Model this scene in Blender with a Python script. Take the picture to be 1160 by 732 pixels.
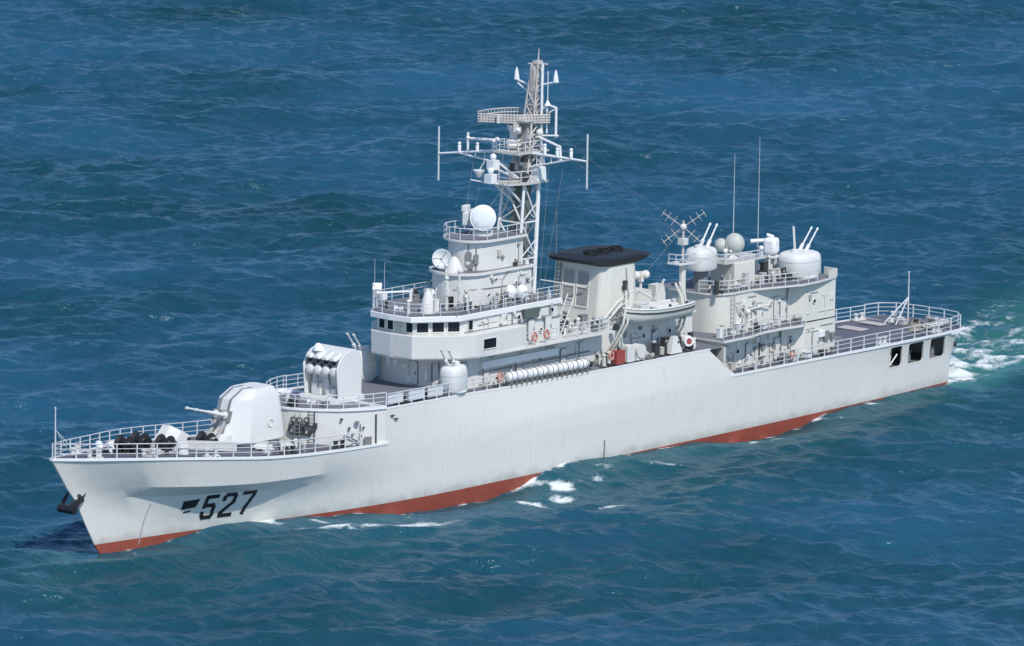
import bpy, math, random
import numpy as np
from mathutils import Vector, Matrix
from mathutils.bvhtree import BVHTree

random.seed(7)
R = math.radians
PI = math.pi
scene = bpy.context.scene
COL = scene.collection
for o in list(bpy.data.objects):
    bpy.data.objects.remove(o)

# ------------------------------------------------------------------ camera
# ship frame = world frame: X forward (stern 0, stem head 103), Y port, Z up from the waterline
CAM_AZ, CAM_EL, CAM_DIST = 0.7102114, 0.1718984, 492.23
CAM_TGT = Vector((52.884, 0.0, 11.081))
CAM_ROLL = 0.0141085
d = Vector((math.cos(CAM_AZ)*math.cos(CAM_EL), math.sin(CAM_AZ)*math.cos(CAM_EL), math.sin(CAM_EL)))
cam_data = bpy.data.cameras.new('camera')
cam = bpy.data.objects.new('camera', cam_data)
COL.objects.link(cam)
rt = Vector((-math.sin(CAM_AZ), math.cos(CAM_AZ), 0))
up = rt.cross(-d)
r2 = rt*math.cos(CAM_ROLL) + up*math.sin(CAM_ROLL)
u2 = -rt*math.sin(CAM_ROLL) + up*math.cos(CAM_ROLL)
M3 = Matrix((r2, u2, d)).transposed()
cam.matrix_world = Matrix.Translation(CAM_TGT + d*CAM_DIST) @ M3.to_4x4()
cam_data.sensor_width = 36.0
cam_data.lens = 7249.97/1160*36.0
cam_data.clip_start = 1.0
cam_data.clip_end = 40000.0
scene.camera = cam

# ------------------------------------------------------------------ light
SUN_AZ, SUN_EL = R(66), R(50)          # direction towards the sun, from +X towards +Y
world = bpy.data.worlds.new('World')
scene.world = world
world.use_nodes = True
wn = world.node_tree
bg = wn.nodes['Background']
sky = wn.nodes.new('ShaderNodeTexSky')
sky.sky_type = 'NISHITA'
sky.sun_disc = False
sky.sun_elevation = SUN_EL
sky.sun_rotation = PI/2 - SUN_AZ
sky.air_density = 1.0
sky.dust_density = 0.2
sky.ozone_density = 2.2
tint = wn.nodes.new('ShaderNodeMix'); tint.data_type = 'RGBA'; tint.blend_type = 'MULTIPLY'
tint.inputs[0].default_value = 1.0
tint.inputs[7].default_value = (0.87, 0.94, 1.03, 1)      # clear, very blue maritime air
wn.links.new(sky.outputs[0], tint.inputs[6])
wn.links.new(tint.outputs[2], bg.inputs[0])
bg.inputs[1].default_value = 0.14
sun_d = bpy.data.lights.new('sun', 'SUN')
sun_d.energy = 3.5
sun_d.angle = R(0.6)
sun_d.color = (1.0, 0.945, 0.87)
sun = bpy.data.objects.new('sun', sun_d)
COL.objects.link(sun)
sdir = Vector((math.cos(SUN_AZ)*math.cos(SUN_EL), math.sin(SUN_AZ)*math.cos(SUN_EL), math.sin(SUN_EL)))
sun.rotation_euler = sdir.to_track_quat('Z', 'Y').to_euler()
sun.location = (60, 60, 120)
scene.view_settings.view_transform = 'Standard'
scene.view_settings.look = 'None'
scene.view_settings.exposure = 0.0
scene.view_settings.gamma = 1.0
scene.view_settings.use_curve_mapping = False

# ------------------------------------------------------------------ materials
def new_mat(name):
    m = bpy.data.materials.new(name)
    m.use_nodes = True
    nt = m.node_tree
    return m, nt, nt.nodes['Principled BSDF']

def paint(name, col, rough=0.5, var=0.06, dirt=0.0, dirt_col=(0.30, 0.26, 0.22), scale=0.6, bump=0.0, metal=0.0, streak=0.0, grime=False):
    """painted surface: broad tone variation, fine grain, optional downward streaks and grime patches"""
    m, nt, bs = new_mat(name)
    N, L = nt.nodes, nt.links
    geo = N.new('ShaderNodeNewGeometry')
    n1 = N.new('ShaderNodeTexNoise'); n1.inputs['Scale'].default_value = scale
    n1.inputs['Detail'].default_value = 5.0; n1.inputs['Roughness'].default_value = 0.6
    L.new(geo.outputs['Position'], n1.inputs['Vector'])
    mx = N.new('ShaderNodeMix'); mx.data_type = 'RGBA'
    mx.inputs[6].default_value = (*[c*(1-var) for c in col], 1)
    mx.inputs[7].default_value = (*[min(1, c*(1+var)) for c in col], 1)
    L.new(n1.outputs[0], mx.inputs[0])
    out = mx.outputs[2]
    if streak > 0:
        mp = N.new('ShaderNodeMapping'); mp.inputs['Scale'].default_value = (1.7, 1.7, 0.16)
        L.new(geo.outputs['Position'], mp.inputs['Vector'])
        n2 = N.new('ShaderNodeTexNoise'); n2.inputs['Scale'].default_value = 1.6
        n2.inputs['Detail'].default_value = 6; n2.inputs['Roughness'].default_value = 0.65
        L.new(mp.outputs[0], n2.inputs['Vector'])
        rp = N.new('ShaderNodeMapRange'); rp.inputs[1].default_value = 0.52; rp.inputs[2].default_value = 0.8
        rp.inputs[3].default_value = 0.0; rp.inputs[4].default_value = streak
        L.new(n2.outputs[0], rp.inputs[0])
        m2 = N.new('ShaderNodeMix'); m2.data_type = 'RGBA'
        L.new(rp.outputs[0], m2.inputs[0]); L.new(out, m2.inputs[6])
        m2.inputs[7].default_value = (*dirt_col, 1)
        out = m2.outputs[2]
    if dirt > 0:
        n3 = N.new('ShaderNodeTexNoise'); n3.inputs['Scale'].default_value = 2.3
        n3.inputs['Detail'].default_value = 7; n3.inputs['Roughness'].default_value = 0.7
        L.new(geo.outputs['Position'], n3.inputs['Vector'])
        rp = N.new('ShaderNodeMapRange'); rp.inputs[1].default_value = 0.55; rp.inputs[2].default_value = 0.75
        rp.inputs[3].default_value = 0.0; rp.inputs[4].default_value = dirt
        L.new(n3.outputs[0], rp.inputs[0])
        m3 = N.new('ShaderNodeMix'); m3.data_type = 'RGBA'
        L.new(rp.outputs[0], m3.inputs[0]); L.new(out, m3.inputs[6])
        m3.inputs[7].default_value = (*dirt_col, 1)
        out = m3.outputs[2]
    if grime:
        # weed and salt scum just above the boot topping, ragged upper edge
        sx = N.new('ShaderNodeSeparateXYZ'); L.new(geo.outputs['Position'], sx.inputs[0])
        n5 = N.new('ShaderNodeTexNoise'); n5.inputs['Scale'].default_value = 0.8; n5.inputs['Detail'].default_value = 7
        L.new(geo.outputs['Position'], n5.inputs['Vector'])
        ma = N.new('ShaderNodeMath'); ma.operation = 'MULTIPLY_ADD'; ma.inputs[1].default_value = -1.5
        L.new(n5.outputs[0], ma.inputs[0]); L.new(sx.outputs[2], ma.inputs[2])
        rg_ = N.new('ShaderNodeMapRange'); rg_.inputs[1].default_value = -0.25; rg_.inputs[2].default_value = 0.35
        rg_.inputs[3].default_value = 0.40; rg_.inputs[4].default_value = 0.0
        L.new(ma.outputs[0], rg_.inputs[0])
        m4 = N.new('ShaderNodeMix'); m4.data_type = 'RGBA'
        L.new(rg_.outputs[0], m4.inputs[0]); L.new(out, m4.inputs[6])
        m4.inputs[7].default_value = (0.33, 0.28, 0.22, 1)
        out = m4.outputs[2]
    L.new(out, bs.inputs['Base Color'])
    bs.inputs['Roughness'].default_value = rough
    bs.inputs['Metallic'].default_value = metal
    if bump > 0:
        n4 = N.new('ShaderNodeTexNoise'); n4.inputs['Scale'].default_value = 0.9
        n4.inputs['Detail'].default_value = 2
        L.new(geo.outputs['Position'], n4.inputs['Vector'])
        bp = N.new('ShaderNodeBump'); bp.inputs['Strength'].default_value = 1.0
        bp.inputs['Distance'].default_value = bump
        L.new(n4.outputs[0], bp.inputs['Height'])
        L.new(bp.outputs[0], bs.inputs['Normal'])
    return m

W_HULL = paint('hull_paint', (0.715, 0.70, 0.66), 0.45, 0.035, streak=0.20, dirt=0.05, dirt_col=(0.40, 0.35, 0.30), scale=0.12, bump=0.035, grime=True)
W_UP = paint('upper_paint', (0.70, 0.695, 0.66), 0.5, 0.05, dirt=0.10, dirt_col=(0.36, 0.33, 0.29), streak=0.18, bump=0.012)
W_FUN = paint('funnel_paint', (0.69, 0.68, 0.61), 0.5, 0.05, dirt=0.08, dirt_col=(0.3, 0.27, 0.24), streak=0.2, bump=0.02)
W_WHITE = paint('bright_white', (0.82, 0.82, 0.81), 0.4, 0.03, dirt=0.06)
W_GUN = paint('gun_paint', (0.70, 0.71, 0.69), 0.45, 0.04, dirt=0.08, dirt_col=(0.42, 0.39, 0.35), streak=0.1)
W_RAIL = paint('rail_paint', (0.62, 0.64, 0.66), 0.5, 0.1)
W_MAST = paint('mast_paint', (0.54, 0.53, 0.49), 0.55, 0.12, dirt=0.25, dirt_col=(0.20, 0.18, 0.15))
W_PINK = paint('weathered_grey', (0.52, 0.48, 0.45), 0.6, 0.12, dirt=0.25, dirt_col=(0.22, 0.18, 0.15))
M_RED = paint('antifouling_red', (0.34, 0.074, 0.045), 0.5, 0.2, dirt=0.6, dirt_col=(0.11, 0.055, 0.045), scale=0.8, streak=0.55)
M_DECK = paint('deck_grey', (0.115, 0.12, 0.15), 0.8, 0.14, dirt=0.35, dirt_col=(0.16, 0.15, 0.15), scale=0.9)
M_DECK2 = paint('deck_worn', (0.17, 0.175, 0.20), 0.8, 0.14, dirt=0.3, dirt_col=(0.12, 0.11, 0.11), scale=0.9)
M_BLACK = paint('black_paint', (0.012, 0.013, 0.015), 0.55, 0.2)
M_DARK = paint('dark_metal', (0.045, 0.047, 0.05), 0.5, 0.2)
M_MID = paint('grey_metal', (0.22, 0.225, 0.23), 0.55, 0.15, dirt=0.2)
M_SHADE = paint('trunk_grey', (0.13, 0.16, 0.15), 0.6, 0.15)
M_LOUV = paint('louvre_grey', (0.36, 0.35, 0.34), 0.6, 0.08)
M_ORANGE = paint('orange_paint', (0.55, 0.20, 0.14), 0.5, 0.1)
M_FRED = paint('fire_red', (0.36, 0.07, 0.06), 0.5, 0.15, dirt=0.2)
M_CANVAS = paint('canvas', (0.72, 0.71, 0.68), 0.85, 0.08, dirt=0.15, bump=0.05)
M_ROPE = paint('rope', (0.36, 0.33, 0.27), 0.9, 0.15)
M_OLIVE = paint('olive_box', (0.22, 0.25, 0.15), 0.7, 0.15)
M_DISH = paint('dish_white', (0.80, 0.82, 0.82), 0.4, 0.02)
M_MESH = paint('dome_grey', (0.50, 0.53, 0.48), 0.6, 0.2, dirt=0.5, dirt_col=(0.22, 0.24, 0.20), scale=2.0)
M_GLASS, _nt, _bs = new_mat('dark_glass')
_bs.inputs['Base Color'].default_value = (0.012, 0.016, 0.02, 1)
_bs.inputs['Roughness'].default_value = 0.08

# ------------------------------------------------------------------ mesh builder
class MB:
    def __init__(s):
        s.v = []; s.f = []; s.m = []
    def add(s, vs, fs, mi=0):
        b = len(s.v)
        s.v += [tuple(v) for v in vs]
        s.f += [tuple(b+i for i in f) for f in fs]
        s.m += [mi]*len(fs)
        return s
    def box(s, c, size, rz=0.0, mi=0, ry=0.0):
        hx, hy, hz = [a/2 for a in size]
        vs = [Vector((x, y, z)) for x in (-hx, hx) for y in (-hy, hy) for z in (-hz, hz)]
        m = Matrix.Rotation(rz, 3, 'Z') @ Matrix.Rotation(ry, 3, 'Y')
        vs = [Vector(c) + m @ v for v in vs]
        return s.add(vs, [(0, 1, 3, 2), (4, 6, 7, 5), (0, 4, 5, 1), (2, 3, 7, 6), (0, 2, 6, 4), (1, 5, 7, 3)], mi)
    def bb(s, x0, x1, y0, y1, z0, z1, mi=0):
        return s.box(((x0+x1)/2, (y0+y1)/2, (z0+z1)/2), (abs(x1-x0), abs(y1-y0), abs(z1-z0)), 0, mi)
    def loft(s, rings, mi=0, caps=True):
        n = len(rings[0]); b = []
        vs = [p for r in rings for p in r]
        fs = []
        for k in range(len(rings)-1):
            for i in range(n):
                j = (i+1) % n
                fs.append((k*n+i, k*n+j, (k+1)*n+j, (k+1)*n+i))
        if caps:
            fs.append(tuple(range(n-1, -1, -1)))
            fs.append(tuple((len(rings)-1)*n+i for i in range(n)))
        return s.add(vs, fs, mi)
    def prism(s, poly, z0, z1, mi=0, poly2=None):
        p2 = poly2 or poly
        return s.loft([[(x, y, z0) for x, y in poly], [(x, y, z1) for x, y in p2]], mi)
    def tube(s, pts, r, n=6, mi=0, r1=None, caps=True):
        pts = [Vector(p) for p in pts]
        rings = []
        for i, p in enumerate(pts):
            if i == 0: t = pts[1]-p
            elif i == len(pts)-1: t = p-pts[i-1]
            else: t = pts[i+1]-pts[i-1]
            t.normalize()
            a = Vector((0, 0, 1)) if abs(t.z) < 0.9 else Vector((1, 0, 0))
            u = t.cross(a).normalized(); w = u.cross(t)
            rr = r if r1 is None else r + (r1-r)*i/(len(pts)-1)
            rings.append([p + u*(rr*math.cos(2*PI*k/n)) + w*(-rr*math.sin(2*PI*k/n)) for k in range(n)])
        return s.loft(rings, mi, caps)
    def lathe(s, prof, c, axis=(0, 0, 1), n=20, mi=0):
        """prof: list of (radius, distance along axis)"""
        ax = Vector(axis).normalized()
        a = Vector((0, 0, 1)) if abs(ax.z) < 0.9 else Vector((1, 0, 0))
        u = a.cross(ax).normalized(); w = ax.cross(u)
        c = Vector(c)
        rings = [[c + ax*h + u*(max(r, 1e-4)*math.cos(2*PI*k/n)) + w*(max(r, 1e-4)*math.sin(2*PI*k/n)) for k in range(n)] for r, h in prof]
        return s.loft(rings, mi)
    def cyl(s, c, r, h, n=16, mi=0):
        return s.lathe([(r, 0), (r, h)], c, (0, 0, 1), n, mi)
    def ball(s, c, r, mi=0, n=14, sz=1.0):
        return s.lathe([(r*math.sin(PI*k/8), -r*sz*math.cos(PI*k/8)) for k in range(9)], c, (0, 0, 1), n, mi)
    def torus(s, c, Rr, r, axis=(0, 0, 1), n=20, m=6, mi=0):
        ax = Vector(axis).normalized()
        a = Vector((0, 0, 1)) if abs(ax.z) < 0.9 else Vector((1, 0, 0))
        u = a.cross(ax).normalized(); w = ax.cross(u); c = Vector(c)
        vs = []; fs = []
        for i in range(n):
            t = 2*PI*i/n; e = u*math.cos(t)+w*math.sin(t)
            for j in range(m):
                q = 2*PI*j/m
                vs.append(c + e*(Rr + r*math.cos(q)) + ax*(r*math.sin(q)))
        for i in range(n):
            for j in range(m):
                i2, j2 = (i+1) % n, (j+1) % m
                fs.append((i*m+j, i2*m+j, i2*m+j2, i*m+j2))
        return s.add(vs, fs, mi)
    def build(s, name, mats, parent=None, smooth=35, bevel=0.0):
        me = bpy.data.meshes.new(name)
        me.from_pydata(s.v, [], s.f)
        if not isinstance(mats, (list, tuple)): mats = [mats]
        for m in mats: me.materials.append(m)
        if len(mats) > 1:
            me.polygons.foreach_set('material_index', np.array(s.m, dtype=np.int32))
        me.update()
        import bmesh
        bm = bmesh.new(); bm.from_mesh(me)
        bmesh.ops.recalc_face_normals(bm, faces=bm.faces)
        bm.to_mesh(me); bm.free()
        if smooth:
            me.polygons.foreach_set('use_smooth', np.ones(len(me.polygons), dtype=bool))
            me.set_sharp_from_angle(angle=R(smooth))
        o = bpy.data.objects.new(name, me)
        COL.objects.link(o)
        if parent is not None:
            o.parent = parent
            if parent.type == 'EMPTY':
                o.matrix_parent_inverse = Matrix.Translation(-Vector(parent.location))
        if bevel > 0:
            bv = o.modifiers.new('bevel', 'BEVEL'); bv.width = bevel; bv.segments = 2
            bv.limit_method = 'ANGLE'; bv.angle_limit = R(30)
        return o

def tag(o, label=None, cat=None, group=None, kind=None):
    if label: o['label'] = label
    if cat: o['category'] = cat
    if group: o['group'] = group
    if kind: o['kind'] = kind
    return o

def empty(name, loc):
    o = bpy.data.objects.new(name, None)
    COL.objects.link(o)
    o.location = loc
    o.empty_display_size = 0.5
    return o

def lerp(tab, x):
    if x <= tab[0][0]: return tab[0][1]
    for (a, b), (c, e) in zip(tab, tab[1:]):
        if x <= c:
            return b + (e-b)*(x-a)/(c-a)
    return tab[-1][1]

def smooth_tab(tab):
    """monotone-ish cubic through the table, returns a function"""
    xs = np.array([t[0] for t in tab], float); ys = np.array([t[1] for t in tab], float)
    h = np.diff(xs); dlt = np.diff(ys)/h
    mm = np.zeros(len(xs)); mm[0] = dlt[0]; mm[-1] = dlt[-1]
    for i in range(1, len(xs)-1):
        if dlt[i-1]*dlt[i] > 0:
            w1 = 2*h[i]+h[i-1]; w2 = h[i]+2*h[i-1]
            mm[i] = (w1+w2)/(w1/dlt[i-1]+w2/dlt[i])
    def f(x):
        x = np.clip(x, xs[0], xs[-1])
        i = np.clip(np.searchsorted(xs, x)-1, 0, len(xs)-2)
        t = (x-xs[i])/h[i]
        return ((1+2*t)*(1-t)**2*ys[i] + t*(1-t)**2*h[i]*mm[i] + t*t*(3-2*t)*ys[i+1] + t*t*(t-1)*h[i]*mm[i+1])
    return f

# ------------------------------------------------------------------ the sea
zd = smooth_tab([(0, 4.75), (10, 4.85), (25, 5.0), (35, 5.05), (60, 5.12), (73, 5.2), (80.7, 5.46), (85, 5.75), (90, 6.25), (93.7, 6.6), (97.7, 6.92), (100.5, 7.15), (103, 7.36)])
yd = smooth_tab([(0, 4.35), (5, 4.75), (15, 5.15), (30, 5.4), (50, 5.45), (70, 5.38), (80, 5.33), (85, 5.18), (90, 4.42), (93.7, 3.45), (97.7, 2.1), (100.5, 1.15), (103, 0.10)])
# waterline half-breadth (z = 0.5)
yw = smooth_tab([(0, 3.95), (5, 4.35), (15, 4.9), (30, 5.3), (50, 5.4), (66, 5.35), (74, 4.75), (80, 3.75), (85, 2.7), (89.3, 1.65), (94.3, 0.75), (97.6, 0.2), (98.6, 0.06)])

def make_sea():
    rng = np.random.default_rng(11)
    def field(n, size, lpeak, rms, wind, spread, lmin, seed, pw=3.4):
        rg = np.random.default_rng(seed)
        k1 = np.fft.fftfreq(n, size/n)*2*np.pi
        KX, KY = np.meshgrid(k1, k1, indexing='ij')
        K = np.hypot(KX, KY); K[0, 0] = 1e-6
        kp = 2*np.pi/lpeak
        cs = (KX*np.cos(wind)+KY*np.sin(wind))/K
        D = np.where(cs > 0, np.abs(cs)**spread, 0.06*np.abs(cs)**spread) + 0.04
        P = K**-pw*np.exp(-1.0*(kp/K)**2)*D*np.exp(-(K*lmin/(2*np.pi))**2)
        P[0, 0] = 0
        A = np.sqrt(P)*(rg.normal(size=K.shape)+1j*rg.normal(size=K.shape))
        h = np.fft.ifft2(A)
        nx = np.fft.ifft2(-1j*A*KX/K); ny = np.fft.ifft2(-1j*A*KY/K)
        sc = rms/h.real.std()
        return h.real*sc, nx.real*sc, ny.real*sc
    def sample(F, size, X, Y):
        n = F.shape[0]
        u = (X/size*n) % n; v = (Y/size*n) % n
        i = np.floor(u).astype(int) % n; j = np.floor(v).astype(int) % n
        fu = u-np.floor(u); fv = v-np.floor(v)
        i2 = (i+1) % n; j2 = (j+1) % n
        return (F[i, j]*(1-fu)*(1-fv)+F[i2, j]*fu*(1-fv)+F[i, j2]*(1-fu)*fv+F[i2, j2]*fu*fv)
    # grid: fine core, spacing growing outwards to the horizon
    def axis(lo, hi, step, far):
        core = np.arange(lo, hi+step/2, step)
        g = []; s = step; x = 0
        while x < far:
            s *= 1.16; x += s; g.append(x)
        g = np.array(g)
        return np.concatenate([lo-g[::-1], core, hi+g])
    ang = CAM_AZ
    a = axis(-175, 420, 0.40, 9000)          # away from the viewer
    b = axis(-125, 125, 0.40, 9000)          # sideways
    A, B = np.meshgrid(a, b, indexing='ij')
    X = 52.9 - A*np.cos(ang) - B*np.sin(ang)
    Y = 0.0 - A*np.sin(ang) + B*np.cos(ang)
    wind = ang + 0.25
    h1, x1, y1 = field(1024, 307.0, 13.0, 0.20, wind, 2.5, 1.7, 1)
    h2, x2, y2 = field(1024, 131.0, 5.5, 0.07, wind-0.35, 4.0, 0.9, 2, 3.0)
    h0, x0_, y0_ = field(512, 523.0, 42.0, 0.30, wind+0.3, 4.0, 8.0, 5)
    fade = np.clip((1500-np.hypot(A, B))/900, 0, 1)
    # the ship's own waves
    prof = smooth_tab([(-60, 0), (-20, .15), (-6, .30), (0, .25), (5, .36), (14, .3), (19, .15), (23, -.3), (29, -.75), (33, -.5), (36.5, .2), (40, .4), (43, .42), (48, .65),
                       (52.5, .98), (55, .55), (58, -.4), (62, -.82), (66, -.7), (72, -.4), (76, .12), (80, .36), (84, .55), (87, .62), (90, .3), (93, -.08), (96, -.2), (99, -.25), (104, -.05), (110, 0)])
    hb = np.where((X > 0) & (X < 98.6), yw(X), 0.0)
    hb = np.where(X <= 0, 3.9, hb)
    dist = np.abs(Y)-hb
    lat = np.exp(-np.clip(dist, 0, None)/4.5)
    # the wave spreads aft as it leaves the side
    ps = prof(X + np.clip(dist, 0, 30)*0.75)
    near = np.exp(-np.clip(dist, 0, None)/3.0)
    near = np.where((X < 106) & (X > -8), near, near*np.exp(-np.clip(-8-X, 0, None)/8)*(X < 106))
    Zs = ps*lat
    # diverging wake astern
    wk = np.clip(-X, 0, None)
    wake_band = np.exp(-((Y+0.30*wk)/(5.0+0.10*wk))**4)*np.clip(1-wk/110, 0, 1)*(X < 2.5)
    amb = 1 - 0.75*near
    hh = (sample(h0, 523.0, X, Y)*amb + sample(h1, 307.0, X, Y)*amb + sample(h2, 131.0, X, Y)*(0.45+0.55*amb))*fade
    # sharper crests
    ch1, ch2 = 0.6, 0.5
    dx = -(sample(x1, 307.0, X, Y)*ch1*amb + sample(x2, 131.0, X, Y)*ch2)*fade*(1-near)
    dy = -(sample(y1, 307.0, X, Y)*ch1*amb + sample(y2, 131.0, X, Y)*ch2)*fade*(1-near)
    n3 = rng.normal(size=(512, 512))
    k1 = np.fft.fftfreq(512, 1/512.)
    KK = np.hypot(*np.meshgrid(k1, k1, indexing='ij'))
    tb = np.fft.ifft2(np.fft.fft2(n3)*np.exp(-(KK/90.0)**2)).real; tb /= tb.std()
    turb = sample(tb, 160.0, X, Y)
    Z = hh + Zs + wake_band*np.exp(-wk/30)*0.22*turb
    # foam (white water) and green water: churned wake, and a teal foreground put in as colour
    foam = np.zeros_like(X)
    Yw = Y + 0.30*wk - 0.0*wk
    foam += (0.74+0.30*turb)*np.exp(-(Yw/(4.3+0.09*wk))**6)*np.exp(-np.clip(wk-1.0, 0, None)/34)*(X < 2.6)
    foam += (0.42+0.28*turb)*np.exp(-((np.abs(Yw)-3.4-0.13*wk)/(1.0+0.03*wk))**2)*np.exp(-wk/45)*(X < 2)
    def patch(px, py, lx, ly, rz, amp):
        c, s = math.cos(rz), math.sin(rz)
        u = (X-px)*c+(Y-py)*s; v = -(X-px)*s+(Y-py)*c
        return amp*np.exp(-(u/lx)**2-(v/ly)**2)
    pr = ang+PI/2                            # long axis across the line of sight
    for (px, py, lx, ly, am) in ((82.0, 8.4, 3.0, .9, 1.0), (78.6, 10.4, 2.2, 1.3, .85), (75, 11.7, 2.4, 1.5, .9), (61.2, 9.1, 1.4, .9, .9), (55.8, 7.8, 1.0, .9, 1.0),
                                 (58.0, 9.9, 1.3, .9, .95), (60.3, 16.2, 2.4, .8, .75), (84.0, 3.6, 2.2, .8, .8), (56.3, 6.6, 1.6, .8, .6), (46, 9.5, 2.0, .6, .6),
                                 (96.5, 1.2, 1.8, .5, .75), (87.5, 2.5, 1.6, .5, .7), (80.5, 4.9, 1.8, .5, .65), (70, 6.4, 2.2, .5, .7), (73.5, 8.8, 1.5, .6, .6), (50, 7.2, 1.6, .5, .7), (53, 8.6, 1.2, .7, .7), (42, 6.4, 1.8, .4, .65), (66, 13.5, 1.2, .5, .55), (20, 6.6, 1.8, .4, .6), (33, 8.2, .8, .6, .8), (24, 8.0, 1.2, .6, .5), (14, 6.2, 1.6, .6, .7), (31, 6.4, 3.0, .5, .6),
                                 (63.5, 6.2, 3.0, .4, .6), (-1.5, 2.2, 2.0, 2.0, 1.0)):
        foam += patch(px, py, lx, ly, pr, am*(1.05+0.4*turb))
    side = np.exp(-(np.clip(np.abs(dist), 0, None)/0.30)**2)*((X > 2) & (X < 98))
    foam += 0.75*side*(0.55+0.5*turb)
    green = 0.62*np.exp(-np.clip(dist-2, 0, None)/26.0)*np.clip((X+25)/30, 0, 1)*np.clip((122-X)/16, 0, 1)*np.clip((Y+8)/8, 0, 1)  # teal near side: weaker sky reflection in the foreground, painted as water colour
    green += 1.8*np.exp(-(Yw/(6.0+0.14*wk))**4)*np.exp(-wk/60)*(X < 3)
    green = np.clip(green, 0, 1.8)
    lean = 0.3*hh*(1-near)
    dx = dx + lean*np.cos(wind); dy = dy + lean*np.sin(wind)
    P = np.stack([X+dx, Y+dy, Z], -1).reshape(-1, 3).astype(np.float32)
    na, nb = A.shape
    idx = np.arange(na*nb).reshape(na, nb)
    q = np.stack([idx[:-1, :-1], idx[:-1, 1:], idx[1:, 1:], idx[1:, :-1]], -1).reshape(-1, 4)
    # orient upwards
    me = bpy.data.meshes.new('sea')
    me.vertices.add(len(P)); me.vertices.foreach_set('co', P.ravel())
    v0, v1, v2 = P[q[0, 0]], P[q[0, 1]], P[q[0, 2]]
    if np.cross(v1-v0, v2-v0)[2] < 0: q = q[:, ::-1]
    me.loops.add(q.size); me.loops.foreach_set('vertex_index', q.ravel().astype(np.int32))
    me.polygons.add(len(q))
    me.polygons.foreach_set('loop_start', np.arange(0, q.size, 4, dtype=np.int32))
    me.polygons.foreach_set('use_smooth', np.ones(len(q), dtype=bool))
    me.update(calc_edges=True)
    for nm, arr in (('foam', foam), ('aerated_teal', green)):
        at = me.attributes.new(nm, 'FLOAT', 'POINT')
        at.data.foreach_set('value', arr.ravel().astype(np.float32))
    o = bpy.data.objects.new('sea', me)
    COL.objects.link(o)
    o['kind'] = 'structure'
    return o

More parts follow.
